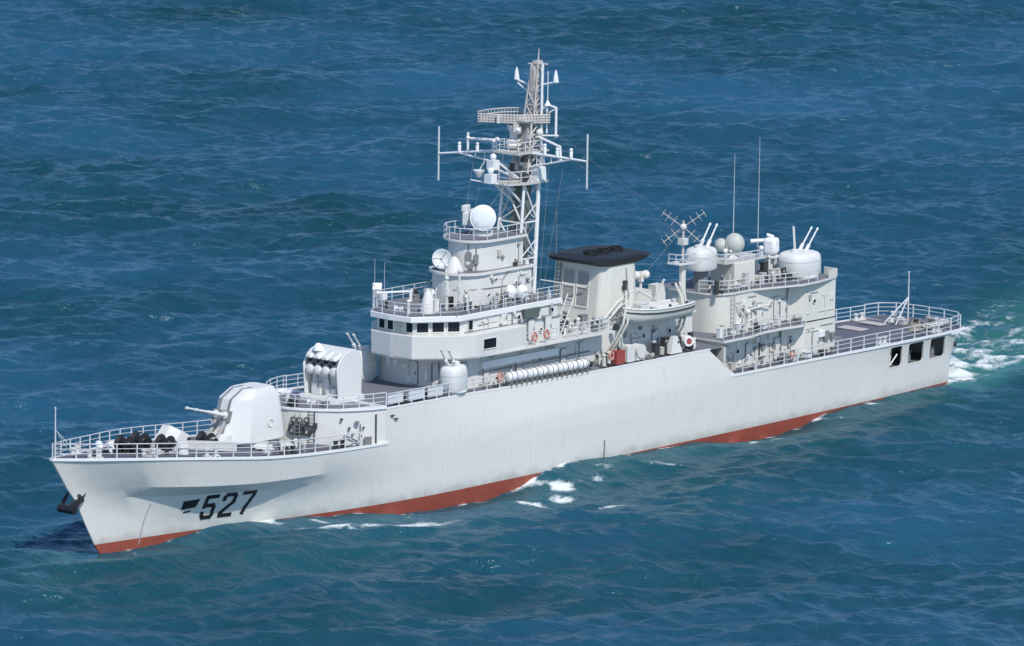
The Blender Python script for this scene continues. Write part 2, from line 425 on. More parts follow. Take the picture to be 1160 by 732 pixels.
def sea_material():
    m, nt, bs = new_mat('sea_water')
    N, L = nt.nodes, nt.links
    geo = N.new('ShaderNodeNewGeometry')
    af = N.new('ShaderNodeAttribute'); af.attribute_name = 'foam'
    ag = N.new('ShaderNodeAttribute'); ag.attribute_name = 'aerated_teal'
    # body colour: broad drifts
    n0 = N.new('ShaderNodeTexNoise'); n0.inputs['Scale'].default_value = 0.022; n0.inputs['Detail'].default_value = 5
    L.new(geo.outputs['Position'], n0.inputs['Vector'])
    c0 = N.new('ShaderNodeMix'); c0.data_type = 'RGBA'
    c0.inputs[6].default_value = WATER_A; c0.inputs[7].default_value = WATER_B
    m0 = N.new('ShaderNodeMapRange'); m0.inputs[1].default_value = 0.33; m0.inputs[2].default_value = 0.67
    L.new(n0.outputs[0], m0.inputs[0]); L.new(m0.outputs[0], c0.inputs[0])
    n1 = N.new('ShaderNodeTexNoise'); n1.inputs['Scale'].default_value = 0.11; n1.inputs['Detail'].default_value = 4
    L.new(geo.outputs['Position'], n1.inputs['Vector'])
    mg = N.new('ShaderNodeMath'); mg.operation = 'MULTIPLY'
    mr = N.new('ShaderNodeMapRange'); mr.inputs[1].default_value = 0.3; mr.inputs[2].default_value = 0.7
    L.new(n1.outputs[0], mr.inputs[0])
    L.new(mr.outputs[0], mg.inputs[0]); L.new(ag.outputs['Fac'], mg.inputs[1])
    c1 = N.new('ShaderNodeMix'); c1.data_type = 'RGBA'
    L.new(mg.outputs[0], c1.inputs[0]); L.new(c0.outputs[2], c1.inputs[6])
    c1.inputs[7].default_value = WATER_G
    mw = N.new('ShaderNodeMapRange'); mw.inputs[1].default_value = 0.55; mw.inputs[2].default_value = 1.5; mw.inputs[4].default_value = 0.9
    L.new(ag.outputs['Fac'], mw.inputs[0])
    mw2 = N.new('ShaderNodeMath'); mw2.operation = 'MULTIPLY'; L.new(mw.outputs[0], mw2.inputs[0])
    mw3 = N.new('ShaderNodeMapRange'); mw3.inputs[1].default_value = 0.2; mw3.inputs[2].default_value = 0.65; mw3.inputs[3].default_value = 0.35
    L.new(n1.outputs[0], mw3.inputs[0]); L.new(mw3.outputs[0], mw2.inputs[1])
    c1b = N.new('ShaderNodeMix'); c1b.data_type = 'RGBA'
    L.new(mw2.outputs[0], c1b.inputs[0]); L.new(c1.outputs[2], c1b.inputs[6]); c1b.inputs[7].default_value = (0.05, 0.20, 0.18, 1)
    c1 = c1b
    # foam mask
    n2 = N.new('ShaderNodeTexNoise'); n2.inputs['Scale'].default_value = 1.1; n2.inputs['Detail'].default_value = 8
    n2.inputs['Roughness'].default_value = 0.72; n2.inputs['Distortion'].default_value = 0.6
    L.new(geo.outputs['Position'], n2.inputs['Vector'])
    n2b = N.new('ShaderNodeMapRange'); n2b.inputs[1].default_value = 0.25; n2b.inputs[2].default_value = 0.75
    n2b.inputs[3].default_value = -0.85; n2b.inputs[4].default_value = 0.35
    L.new(n2.outputs[0], n2b.inputs[0])
    ad = N.new('ShaderNodeMath'); ad.operation = 'ADD'
    L.new(af.outputs['Fac'], ad.inputs[0]); L.new(n2b.outputs[0], ad.inputs[1])
    fm = N.new('ShaderNodeMapRange'); fm.interpolation_type = 'SMOOTHSTEP'
    fm.inputs[1].default_value = 0.12; fm.inputs[2].default_value = 0.95
    L.new(ad.outputs[0], fm.inputs[0])
    lt = N.new('ShaderNodeMath'); lt.operation = 'GREATER_THAN'; lt.inputs[1].default_value = 0.02
    L.new(af.outputs['Fac'], lt.inputs[0])
    fm2 = N.new('ShaderNodeMath'); fm2.operation = 'MULTIPLY'
    L.new(fm.outputs[0], fm2.inputs[0]); L.new(lt.outputs[0], fm2.inputs[1])
    c2 = N.new('ShaderNodeMix'); c2.data_type = 'RGBA'
    L.new(fm2.outputs[0], c2.inputs[0]); L.new(c1.outputs[2], c2.inputs[6])
    c2.inputs[7].default_value = (0.72, 0.77, 0.77, 1)
    L.new(c2.outputs[2], bs.inputs['Base Color'])
    rr = N.new('ShaderNodeMapRange'); rr.inputs[3].default_value = 0.27; rr.inputs[4].default_value = 0.7
    L.new(fm2.outputs[0], rr.inputs[0]); L.new(rr.outputs[0], bs.inputs['Roughness'])
    bs.inputs['IOR'].default_value = 1.33
    bs.inputs['Specular IOR Level'].default_value = 0.0
    bs.inputs['Specular Tint'].default_value = (0.55, 0.80, 1.0, 1)
    # ripples
    mp = N.new('ShaderNodeMapping'); mp.inputs['Rotation'].default_value = (0, 0, -(CAM_AZ+0.5))
    mp.inputs['Scale'].default_value = (0.9, 0.28, 1.0)
    L.new(geo.outputs['Position'], mp.inputs['Vector'])
    b1 = N.new('ShaderNodeTexNoise'); b1.inputs['Scale'].default_value = 1.0; b1.inputs['Detail'].default_value = 4
    b1.inputs['Roughness'].default_value = 0.55; b1.inputs['Distortion'].default_value = 0.5
    L.new(mp.outputs[0], b1.inputs['Vector'])
    bp = N.new('ShaderNodeBump'); bp.inputs['Strength'].default_value = 1.0; bp.inputs['Distance'].default_value = 0.5
    L.new(b1.outputs[0], bp.inputs['Height']); L.new(bp.outputs[0], bs.inputs['Normal'])
    # sky reflection: the unresolved chop keeps a rough sea from mirroring fully at grazing angles
    gl = N.new('ShaderNodeBsdfGlossy'); gl.inputs['Color'].default_value = (0.72, 0.88, 1.0, 1)
    gl.inputs['Roughness'].default_value = 0.27
    L.new(bp.outputs[0], gl.inputs['Normal'])
    fr = N.new('ShaderNodeFresnel'); fr.inputs['IOR'].default_value = 1.33
    L.new(bp.outputs[0], fr.inputs['Normal'])
    cap = N.new('ShaderNodeMath'); cap.operation = 'MINIMUM'; cap.inputs[1].default_value = 0.26
    L.new(fr.outputs[0], cap.inputs[0])
    wet = N.new('ShaderNodeMath'); wet.operation = 'SUBTRACT'; wet.inputs[0].default_value = 1.0
    L.new(fm2.outputs[0], wet.inputs[1])
    fac = N.new('ShaderNodeMath'); fac.operation = 'MULTIPLY'
    L.new(cap.outputs[0], fac.inputs[0]); L.new(wet.outputs[0], fac.inputs[1])
    mixs = N.new('ShaderNodeMixShader')
    L.new(fac.outputs[0], mixs.inputs[0]); L.new(bs.outputs[0], mixs.inputs[1]); L.new(gl.outputs[0], mixs.inputs[2])
    L.new(mixs.outputs[0], N['Material Output'].inputs['Surface'])
    return m

WATER_A = (0.006, 0.047, 0.062, 1)
WATER_B = (0.018, 0.092, 0.168, 1)
WATER_G = (0.014, 0.090, 0.084, 1)
sea = make_sea()
sea.data.materials.append(sea_material())

# ------------------------------------------------------------------ the warship
ship = empty('warship', (51.5, 0, 0))
tag(ship, 'pale grey naval frigate with hull number 527 steaming through blue sea', 'warship')
S = ship
# ---- hull
zk = smooth_tab([(0, 4.56), (12.6, 4.6), (20, 4.65), (35, 4.75), (55, 4.7), (62, 4.4), (68, 3.85), (76, 3.68), (85, 3.85), (93, 4.35), (98, 4.75), (100.7, 5.0)])
_f_k = smooth_tab([(0, 0.975), (30, 1.0), (58, 1.012), (68, 0.995), (78, 0.955), (86, 0.91), (94, 0.86), (101, 0.80)])
_f_m = smooth_tab([(0, 0.55), (40, 0.5), (56, 0.58), (64, 0.74), (72, 0.70), (80, 0.56), (88, 0.47), (100, 0.45)])
_f_l = smooth_tab([(0, 0.3), (40, 0.26), (56, 0.28), (66, 0.34), (76, 0.26), (86, 0.17), (100, 0.18)])
_z_m = smooth_tab([(0, 2.80), (12.6, 2.80), (20, 2.8), (50, 2.9), (62, 3.2), (70, 3.0), (80, 2.95), (90, 3.35), (101, 4.1)])
def yk(x):
    # half-breadth at the knuckle
    return float(yd(x))*float(_f_k(x))
def zmid(x):
    return float(_z_m(x))
def ymid(x, low=0):
    fl = float((_f_l if low else _f_m)(x)); a = float(yw(min(x, 98.6)))
    return a + (yk(x)-a)*fl
cols = sorted(set([0, 1.2, 2.3, 3.2, 5.6, 6.4, 8.75, 9.5, 11.4, 12.6] + [14+2*i for i in range(9)] + [32, 33.2, 35.2] + [37+2.4*i for i in range(15)] + [72, 73.2, 74.5] +
                  [76+1.5*i for i in range(12)] + [93.5+0.95*i for i in range(8)] + [100.9, 101.6, 102.3, 103]))
stem = [95.8, 97.3, 98.6, 99.6, 100.6, 101.4, 103.0]     # stem x of each level
def level_pt(l, xc):
    x = xc/103.0
    # near the bow slide columns onto each level's stem
    k = max(0.0, (xc-80)/23.0)
    xx = xc - (103-stem[l])*k**1.3
    if l == 0: return (xx, 0.35*float(yw(min(xx, 98.6))) if xx < 94 else 0.05, -3.2)
    if l == 1: return (xx, 0.93*float(yw(min(xx+1.2, 98.6))), -1.3)
    if l == 2: return (xx, float(yw(min(xx, 98.6))), 0.5)
    if l == 3: return (xx, ylow_b(xx, xc), 0.5+(zmid(xx)-0.5)*0.5)
    if l == 4: return (xx, ymid_b(xx, xc), zmid(xx))
    if l == 5: return (xx, yk_b(xx, xc), float(zk(xx)))
    return (xx, float(yd(xx)), float(zd(xx)))
def ylow_b(xx, xc):
    e = max(0.0, (xc-92)/11.0)**2; return ymid(xx, 1)*(1-e) + 0.06*e
def ymid_b(xx, xc):
    e = max(0.0, (xc-92)/11.0)**2; return ymid(xx)*(1-e) + 0.07*e
def yk_b(xx, xc):
    e = max(0.0, (xc-91)/12.0)**2
    return yk(xx)*(1-e) + 0.09*e
hb = MB()
NL, NC = 7, len(cols)
grid = {}
for sgn in (1, -1):
    for l in range(NL):
        for c, xc in enumerate(cols):
            x, y, z = level_pt(l, xc)
            if c < 3 and l < 6:           # transom rakes forward below the counter
                x = max(x, 0) + (2.3 if l < 3 else 2.1 if l == 3 else 1.9 if l == 4 else 1.5)*(1-x/2.3)*1.0
            grid[(sgn, l, c)] = len(hb.v); hb.v.append((x, sgn*y, z))
holes = [(3.2, 5.6), (6.4, 8.75), (9.5, 11.4)]
for sgn in (1, -1):
    for l in range(NL-1):
        for c in range(NC-1):
            if sgn == 1 and l == 4 and (cols[c], cols[c+1]) in holes: continue
            hb.f.append((grid[(sgn, l, c)], grid[(sgn, l, c+1)], grid[(sgn, l+1, c+1)], grid[(sgn, l+1, c)]))
            hb.m.append(1 if l < 2 else 0)
for l in range(NL-1):                     # transom and stem
    hb.f.append((grid[(1, l, 0)], grid[(1, l+1, 0)], grid[(-1, l+1, 0)], grid[(-1, l, 0)])); hb.m.append(1 if l < 2 else 0)
    hb.f.append((grid[(1, l, NC-1)], grid[(1, l+1, NC-1)], grid[(-1, l+1, NC-1)], grid[(-1, l, NC-1)])); hb.m.append(1 if l < 2 else 0)
# raised midship sides flush with the hull, from the aft break to the forecastle corner
zr = lambda x: lerp([(32, 7.42), (50, 7.45), (60, 7.55), (71, 7.75), (76, 7.85), (80, 7.9)], x)
yr = lambda x: float(yd(x)) - lerp([(32, 0.12), (40, 0.34), (64, 0.34), (73, 0.05)], x)
rc = [c for c, xc in enumerate(cols) if 32 <= xc <= 73.3]
for sgn in (1, -1):
    prev = None
    for c in rc:
        x, y, z = level_pt(6, cols[c])
        b = len(hb.v)
        if c == rc[0]:
            hb.v.append((x, sgn*y, z)); top = b
        else:
            xt = x if cols[c] != 33.2 else 33.2
            zt = zr(x) if cols[c] >= 35 else z + (zr(35.2)-z)*(cols[c]-32)/3.2
            hb.v.append((xt, sgn*yr(x), zt)); top = b
        if prev is not None:
            hb.f.append((grid[(sgn, 6, prev[0])], grid[(sgn, 6, c)], top, prev[1])); hb.m.append(0)
        prev = (c, top)
hull = hb.build('hull', [W_HULL, M_RED], S, smooth=22)
bvh = BVHTree.FromPolygons([Vector(v) for v in hb.v], hb.f)
def on_hull(x, z, off=0.03, side=1):
    h = bvh.ray_cast(Vector((x, 20*side, z)), Vector((0, -side, 0)))
    if h[0] is None: return Vector((x, 0, z))
    n = h[1] if h[1].y*side > 0 else -h[1]
    return h[0] + n*off
# gunwale strip along the deck edge
for sgn in (1, -1):
    for rng_ in ((73.0, 103.0), (0.0, 32.6)):
        g = MB(); rings = []
        xs = np.linspace(rng_[0], rng_[1], 34)
        for x in xs:
            y = float(yd(x)); z = float(zd(x))
            rings.append([(x, sgn*(y+0.05), z-0.11), (x, sgn*(y+0.05), z+0.08), (x, sgn*max(y-0.10, 0.0), z+0.08), (x, sgn*max(y-0.10, 0.0), z-0.11)])
        g.loft(rings); g.build('gunwale', W_WHITE, hull)
    g = MB(); rings = []
    for x in np.linspace(35.0, 73.6, 30):
        y = yr(x); z = zr(x)
        rings.append([(x, sgn*(y+0.03), z-0.05), (x, sgn*(y+0.03), z+0.07), (x, sgn*(y-0.10), z+0.07), (x, sgn*(y-0.10), z-0.05)])
    g.loft(rings); g.build('gunwale', W_WHITE, hull)
# stern counter plate
cp = MB()
outl = [(2.6, 4.62), (1.3, 4.5), (0.35, 4.25), (-0.15, 3.6), (-0.45, 1.8), (-0.5, 0), (-0.45, -1.8), (-0.15, -3.6), (0.35, -4.25), (1.3, -4.5), (2.6, -4.62)]
cp.prism(outl, 4.50, 4.86)
cp.build('stern_counter', W_WHITE, S)
# mooring deck behind the side ports
md = MB()
md.bb(2.9, 13.0, -4.0, 4.0, 2.5, 2.68); md.bb(13.0, 13.2, -4.6, 4.6, 2.5, 4.5); md.bb(2.6, 13.0, -0.1, 0.1, 2.75, 4.6)
md.build('mooring_deck', M_SHADE, S)
for (a, b) in holes:
    for sgn in (1,):
        p = MB(); ins = 0.22; outr = []; innr = []
        cor = [(a+0.02, 2.81, 1, 1), (a+0.02, float(zk(a))-0.01, 1, -1), (b-0.02, float(zk(b))-0.01, -1, -1), (b-0.02, 2.81, -1, 1)]
        for k, (cx, cz, sx, sz) in enumerate(cor):
            ts = np.linspace(0, PI/2, 6)
            if k in (1, 3): ts = ts[::-1]
            for t in ts:
                innr.append((cx+sx*(0.05+ins*(1-math.sin(t))), cz+sz*(0.05+ins*(1-math.cos(t))))); outr.append((cx-sx*0.05, cz-sz*0.05))
        def on_side(x, z, o): return (x, ymid(x)+(yk(x)-ymid(x))*(z-2.80)/(float(zk(x))-2.80)+o, z)
        p.loft([[on_side(x, z, 0.012) for x, z in outr], [on_side(x, z, 0.012) for x, z in innr], [on_side(x, z, -0.15) for x, z in innr], [on_side(x, z, -0.15) for x, z in outr]], caps=False)
        p.build('mooring_port', W_HULL, S, smooth=0)
for i, x in enumerate((4.4, 7.5, 10.4)):
    b = MB()
    for dx in (-0.3, 0.3):
        b.lathe([(0.16, 0), (0.16, 0.8), (0.22, 0.82), (0.22, 0.95)], (x+dx, 3.7, 2.75), n=10)
    b.bb(x-0.6, x+0.6, 3.5, 3.9, 2.75, 2.85)
    b.build('bollard', M_MID, S)
b = MB(); b.tube([(10.9, 4.55, 2.95), (9.9, 4.55, 3.8)], 0.07); b.tube([(10.6, 4.3, 2.8), (10.3, 4.3, 4.4)], 0.05); b.build('brace', W_UP, S)
b = MB(); b.lathe([(0.4, -0.4), (0.25, -0.35), (0.25, 0.35), (0.4, 0.4)], (4.2, 3.4, 3.1), (1, 0, 0), 12); b.build('rope_reel', M_MID, S)
# the hull number and dark recess on the bow flare
STROKES = {'5': [((.95, 1.0), (.08, 1.0)), ((.08, 1.0), (.08, .52)), ((.08, .58), (.80, .58)), ((.80, .58), (.92, .46)), ((.92, .46), (.92, .12)), ((.92, .12), (.80, 0)), ((.80, 0), (.16, 0)), ((.16, 0), (.05, .12)), ((.05, .12), (.05, .22))],
           '2': [((.06, .78), (.06, .90)), ((.06, .90), (.18, 1.0)), ((.18, 1.0), (.80, 1.0)), ((.80, 1.0), (.93, .90)), ((.93, .90), (.93, .62)), ((.93, .62), (.06, .10)), ((.06, .10), (.06, 0)), ((.06, 0), (.96, 0))],
           '7': [((.04, 1.0), (.95, 1.0)), ((.95, 1.0), (.95, .86)), ((.95, .86), (.42, 0))]}
HN = MB()
def drape_stroke(x0, w, zb, h, p, q, th, off):
    (s0, t0), (s1, t1) = p, q
    n = 8
    pl, pr_ = [], []
    ax, az = x0 - s0*w, zb + t0*h
    bx, bz = x0 - s1*w, zb + t1*h
    dx, dz = bx-ax, bz-az; ln = math.hypot(dx, dz); ux, uz = dx/ln, dz/ln
    ax -= ux*th*.4; az -= uz*th*.4; bx += ux*th*.4; bz += uz*th*.4
    for i in range(n+1):
        t = i/n
        cx, cz = ax+(bx-ax)*t, az+(bz-az)*t
        pl.append(on_hull(cx-uz*th/2, cz+ux*th/2, off)); pr_.append(on_hull(cx+uz*th/2, cz-ux*th/2, off))
    HN.add(pl+pr_, [(i, i+1, n+2+i, n+1+i) for i in range(n)])
for ch, x0 in (('5', 89.55), ('2', 88.0), ('7', 86.45)):
    for k, (p, q) in enumerate(STROKES[ch]):
        drape_stroke(x0, 1.0, 1.42, 1.62, p, q, 0.30, 0.03+0.0015*k)
HN.build('hull_number', M_BLACK, hull, smooth=0)
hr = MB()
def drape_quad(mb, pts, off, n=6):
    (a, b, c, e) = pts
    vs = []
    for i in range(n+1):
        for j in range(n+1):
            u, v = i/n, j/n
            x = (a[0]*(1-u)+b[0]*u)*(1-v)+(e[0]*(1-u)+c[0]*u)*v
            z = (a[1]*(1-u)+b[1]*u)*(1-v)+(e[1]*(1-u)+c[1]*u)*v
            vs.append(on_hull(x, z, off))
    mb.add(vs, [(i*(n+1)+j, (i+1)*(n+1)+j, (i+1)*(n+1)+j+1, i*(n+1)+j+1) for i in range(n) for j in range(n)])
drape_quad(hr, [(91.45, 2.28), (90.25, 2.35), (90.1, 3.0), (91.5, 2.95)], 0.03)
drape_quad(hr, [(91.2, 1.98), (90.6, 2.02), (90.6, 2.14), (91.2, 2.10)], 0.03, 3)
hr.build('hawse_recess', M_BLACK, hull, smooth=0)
dm = MB(); drape_quad(dm, [(94.75, 0.0), (94.65, 0.0), (94.1, 3.1), (94.16, 3.1)], 0.03, 8); dm.build('draught_strip', M_LOUV, hull, smooth=0)
dm = MB(); dm.tube([on_hull(48.1, 0.5, 0.06), on_hull(48.1, 2.0, 0.06)], 0.05); dm.build('discharge_pipe', M_MID, hull)
for (x, z, w) in ((60, 6.4, .0), (44, 6.2, .0)):
    pass
vs_ = MB()
for (x, z) in ((72.6, 7.2), (72.2, 6.9)):
    q = on_hull(x, z, 0.0); vs_.box(q, (0.35, 0.35, 0.08))
vs_.build('mooring_step', M_DARK, hull)
# welded seams on the hull plating
sm = MB()
for x in (56.5, 44.0, 26.0, 66.5):
    pts = [on_hull(x, z, 0.004) for z in np.linspace(0.7, 4.3, 6)]
    sm.tube(pts, 0.018, n=4)
sm.build('plate_seam', W_HULL, hull)

# ---- decks
def deck(xs, zf, yf, name, mat, camber=0.12, drop=0.02):
    m = MB(); n = 8; rows = []
    for x in xs:
        y = yf(x); row = []
        for j in range(n+1):
            t = -1+2*j/n
            row.append((x, y*t, zf(x)-drop+camber*(1-t*t)))
        rows.append(row)
    vs = [p for r in rows for p in r]; w = n+1
    m.add(vs, [(i*w+j, (i+1)*w+j, (i+1)*w+j+1, i*w+j+1) for i in range(len(rows)-1) for j in range(n)])
    return m.build(name, mat, S)
deck(np.linspace(72, 102.9, 40), lambda x: float(zd(x)), lambda x: float(yd(x))-0.06, 'foredeck', M_DECK)
deck(np.linspace(2.4, 36, 24), lambda x: float(zd(x)), lambda x: float(yd(x))-0.06, 'quarterdeck', M_DECK)
cd = MB(); cd.prism([(x, y*0.975) for x, y in outl], 4.862, 4.875); cd.build('stern_deck', M_DECK, S)
# forecastle front wall: curves round from the hull sides
fw = [(73.2, 5.36), (74.4, 5.18), (75.6, 4.75), (76.8, 4.0), (77.8, 3.0), (78.6, 1.9), (79.1, 0.9), (79.25, 0.0)]
fw = fw + [(x, -y) for x, y in fw[-2::-1]]
WALL_T = lambda x: zr(x)+0.12
fm = MB(); rings = []
lo = [(x, y, float(zd(x))-0.15) for x, y in fw]; hi = [(x-0.05, y*0.99, WALL_T(x)) for x, y in fw]
li = [(x-0.12, y*0.965, float(zd(x))-0.15) for x, y in fw]; hii = [(x-0.17, y*0.955, WALL_T(x)) for x, y in fw]
fm.loft([lo, hi, hii, li])
fwall = fm.build('forecastle_wall', W_UP, S, smooth=50)
lp = MB(); n = len(fw)
o_ = [(x+0.06, y*1.012, WALL_T(x)-0.10) for x, y in fw]; o2 = [(x+0.06, y*1.012, WALL_T(x)+0.05) for x, y in fw]
i2 = [(x-0.2, y*0.95, WALL_T(x)+0.05) for x, y in fw]; i1 = [(x-0.2, y*0.95, WALL_T(x)-0.10) for x, y in fw]
lp.loft([o_, o2, i2, i1]); lp.build('wall_lip', W_WHITE, fwall)
# raised deck
def yrd(x):
    if x <= 73.2: return yr(x)-0.08
    pts = sorted([(a, b) for a, b in fw if b >= 0])
    return max(0.02, lerp(pts, x)-0.1)
deck(list(np.linspace(33.3, 73.2, 24))+[74.4, 75.6, 76.8, 77.8, 78.6, 79.1], lambda x: zr(x)-0.02, yrd, 'raised_deck', M_DECK2, 0.14)
tb = MB()                              # transverse bulkhead at the aft break
tb.prism([(33.2, 5.3), (33.4, 5.3), (33.4, -5.3), (33.2, -5.3)], 4.9, 7.4)
tb.build('break_bulkhead', W_FUN, S)

# ---- wall fittings
def ladder(p0, p1, w, parent, n=8, ax=(0, 1, 0), mat=W_MAST, r=0.035):
    m = MB(); a = Vector(ax)*w/2; p0 = Vector(p0); p1 = Vector(p1)
    m.tube([p0-a, p1-a], r, 5); m.tube([p0+a, p1+a], r, 5)
    for i in range(1, n):
        q = p0+(p1-p0)*i/n; m.tube([q-a, q+a], r*0.8, 4)
    return m.build('ladder', mat, parent)
def door(c, nrm, parent, w=0.75, h=1.75, mat=W_UP):
    c = Vector(c); nrm = Vector(nrm).normalized(); t = Vector((0, 0, 1)).cross(nrm)
    m = MB()
    def slab(w, h, d0, d1, mi):
        r = min(w, h)*0.25; pts = []
        for (sx, sz, a0) in ((1, 1, 0), (-1, 1, PI/2), (-1, -1, PI), (1, -1, 1.5*PI)):
            for k in range(4):
                a = a0 + k*PI/6
                pts.append((sx*(w/2-r)+r*math.cos(a), sz*(h/2-r)+r*math.sin(a)))
        m.loft([[c+t*u+Vector((0, 0, h_))+nrm*dd for u, h_ in pts] for dd in (d0, d1)], mi)
    slab(w+0.14, h+0.14, 0.0, 0.05, 1); slab(w, h, 0.05, 0.09, 0)
    m.box(c+nrm*0.11+t*(w*0.33), (0.06, 0.06, 0.3), 0, 1)
    return m.build('door', [mat, M_MID], parent)
def porthole(c, nrm, parent, r=0.2):
    m = MB(); nrm = Vector(nrm).normalized()
    m.lathe([(r, 0), (r, 0.04)], Vector(c), nrm, 14, 1)
    m.torus(Vector(c)+nrm*0.03, r, 0.045, nrm, 14, 5, 0)
    return m.build('porthole', [W_UP, M_GLASS], parent)
def window(quad, nrm, parent, frame=0.07, fmat=None):
    """quad: four points of the pane in the wall plane"""
    nrm = Vector(nrm).normalized(); q = [Vector(p) for p in quad]
    ctr = sum(q, Vector())/4
    m = MB()
    m.loft([[p+nrm*0.006 for p in q], [p+nrm*0.03 for p in q]], 1)
    for i in range(4):
        a, b = q[i], q[(i+1) % 4]
        m.tube([a+nrm*0.03, b+nrm*0.03], frame*0.55, 4, 0)
    return m.build('window', [fmat or W_UP, M_GLASS], parent)
def pipe(pts, parent, r=0.05, mat=W_UP, name='pipe'):
    m = MB(); m.tube(pts, r, 6); return m.build(name, mat, parent)
def locker(x0, x1, y0, y1, z0, z1, parent, mat=W_UP, name='locker'):
    m = MB(); m.bb(x0, x1, y0, y1, z0, z1); m.bb(x0-0.03, x1+0.03, y0-0.03, y1+0.03, z1, z1+0.04)
    return m.build(name, mat, parent, smooth=0, bevel=0.03)
def vent(x, y, z, h, r, parent, mat=W_UP):
    m = MB(); m.lathe([(r*0.55, 0), (r*0.55, h*0.7), (r, h*0.7), (r*1.02, h*0.85), (r*0.7, h), (0, h*1.02)], (x, y, z), n=12)
    return m.build('mushroom_vent', mat, parent)
def bollards(x, y, z, parent, rz=0.0, mat=W_UP):
    m = MB()
    for s_ in (-1, 1):
        cx, cy = x+s_*0.35*math.cos(rz), y+s_*0.35*math.sin(rz)
        m.lathe([(0.17, 0), (0.15, 0.45), (0.22, 0.48), (0.22, 0.6), (0, 0.62)], (cx, cy, z), n=10)
    m.box((x, y, z+0.04), (1.3, 0.5, 0.1), rz)
    return m.build('bollard', mat, parent)
def rail(pts, parent, h=1.05, wires=3, step=1.6, r=0.028, name='railing', posts_as_parts=False, mat=W_RAIL, pr=0.04):
    """guard rail along a polyline of deck-edge points; wires plus stanchions"""
    pts = [Vector(p) for p in pts]
    seg = [0]
    for a, b in zip(pts, pts[1:]): seg.append(seg[-1]+(b-a).length)
    n = max(1, round(seg[-1]/step)); P = []
    for i in range(n+1):
        s_ = seg[-1]*i/n
        for k in range(len(seg)-1):
            if s_ <= seg[k+1]+1e-6:
                t = (s_-seg[k])/(seg[k+1]-seg[k]); P.append(pts[k]+(pts[k+1]-pts[k])*t); break
    m = MB()
    for w in range(wires):
        z = h*(w+1)/wires
        rr = r*1.5 if w == wires-1 else r
        m.tube([p+Vector((0, 0, z)) for p in P], rr, 5)
    if not posts_as_parts:
        for p in P: m.tube([p, p+Vector((0, 0, h))], pr, 5)
    o = m.build(name, mat, parent)
    if posts_as_parts:
        for p in P:
            q = MB(); q.tube([p, p+Vector((0, 0, h+0.02))], pr, 6); q.build('stanchion', mat, o)
    return o
def greebles(x0, x1, y0, y1, z, n, seed, parent, name='deck_fitting', hmax=0.8, mats=None):
    """small deck fittings of several shapes"""
    rg = random.Random(seed); mats = mats or [W_UP, M_MID, M_DARK, W_MAST, W_WHITE]
    for i in range(n):
        m = MB(); x = rg.uniform(x0, x1); y = rg.uniform(y0, y1); h = rg.uniform(0.25, hmax); w = rg.uniform(0.12, 0.34)
        k = rg.random()
        if k < 0.35:
            m.bb(x-w, x+w, y-w*0.7, y+w*0.7, z, z+h); m.bb(x-w*1.1, x+w*1.1, y-w*0.8, y+w*0.8, z+h, z+h+0.04)
        elif k < 0.6:
            m.lathe([(w*0.6, 0), (w*0.5, h*0.8), (w*0.75, h*0.85), (w*0.3, h)], (x, y, z), n=10)
        elif k < 0.8:
            m.tube([(x, y, z), (x, y, z+h), (x+w, y+w*0.5, z+h*1.1)], 0.06, 6); m.ball((x+w, y+w*0.5, z+h*1.1), 0.13)
        else:
            m.lathe([(w*0.8, -w), (w*0.35, -w*0.9), (w*0.35, w*0.9), (w*0.8, w)], (x, y, z+w*0.8), (0, 1, 0.0), 12)
            m.bb(x-0.05, x+0.05, y-w, y+w, z, z+w*0.8)
        m.build(name, rg.choice(mats), parent)

# ---- forecastle wall fittings
ladder((78.35, 2.55, 5.45), (78.3, 2.5, 7.9), 0.42, fwall, 8, (-0.75, 0.66, 0), M_DARK)
ladder((79.1, 1.75, 5.45), (79.0, 1.7, 7.7), 0.36, fwall, 8, (-0.5, 0.86, 0), M_MID)
def wall_xy(t):
    n_ = len(fw)//2; pts = fw[:n_+1]
    k = min(int(t*n_), n_-1); f = t*n_-k
    return (pts[k][0]*(1-f)+pts[k+1][0]*f, pts[k][1]*(1-f)+pts[k+1][1]*f)
for (t, z, w, h) in ((0.30, 7.0, .3, .22), (0.36, 6.6, .16, .16), (0.33, 6.2, .18, .14), (0.27, 6.0, .2, .12), (0.24, 6.6, .14, .12), (0.42, 7.3, .2, .12), (0.2, 5.6, .5, .55), (0.62, 6.8, .3, .4)):
    x, y = wall_xy(t); m = MB(); m.box((x+0.1, y+0.1, z), (w, w, h), 0.6); m.build('junction_box', random.choice([M_DARK, M_MID]), fwall, smooth=0)
x, y = wall_xy(0.27); x2, y2 = wall_xy(0.40); pipe([(x+.1, y+.1, 5.4), (x+.1, y+.1, 6.9)], fwall, 0.04, M_MID); pipe([(x2+.1, y2+.1, 6.1), (x+.15, y+.15, 5.5)], fwall, 0.05, M_DARK)
x, y = wall_xy(0.12); pipe([(x+.06, y+.06, 5.3), (x+.06, y+.06, 7.5)], fwall, 0.06, M_DARK)
for t in (0.68, 0.74, 0.80):
    x, y = wall_xy(t); m = MB(); m.torus((x+.15, y+.1, 6.5), 0.38, 0.09, (0.9, 0.4, 0), 16, 6); m.torus((x+.2, y+.1, 7.2), 0.2, 0.06, (0.9, 0.4, 0), 12, 5); m.build('hose_coil', M_DARK, fwall)

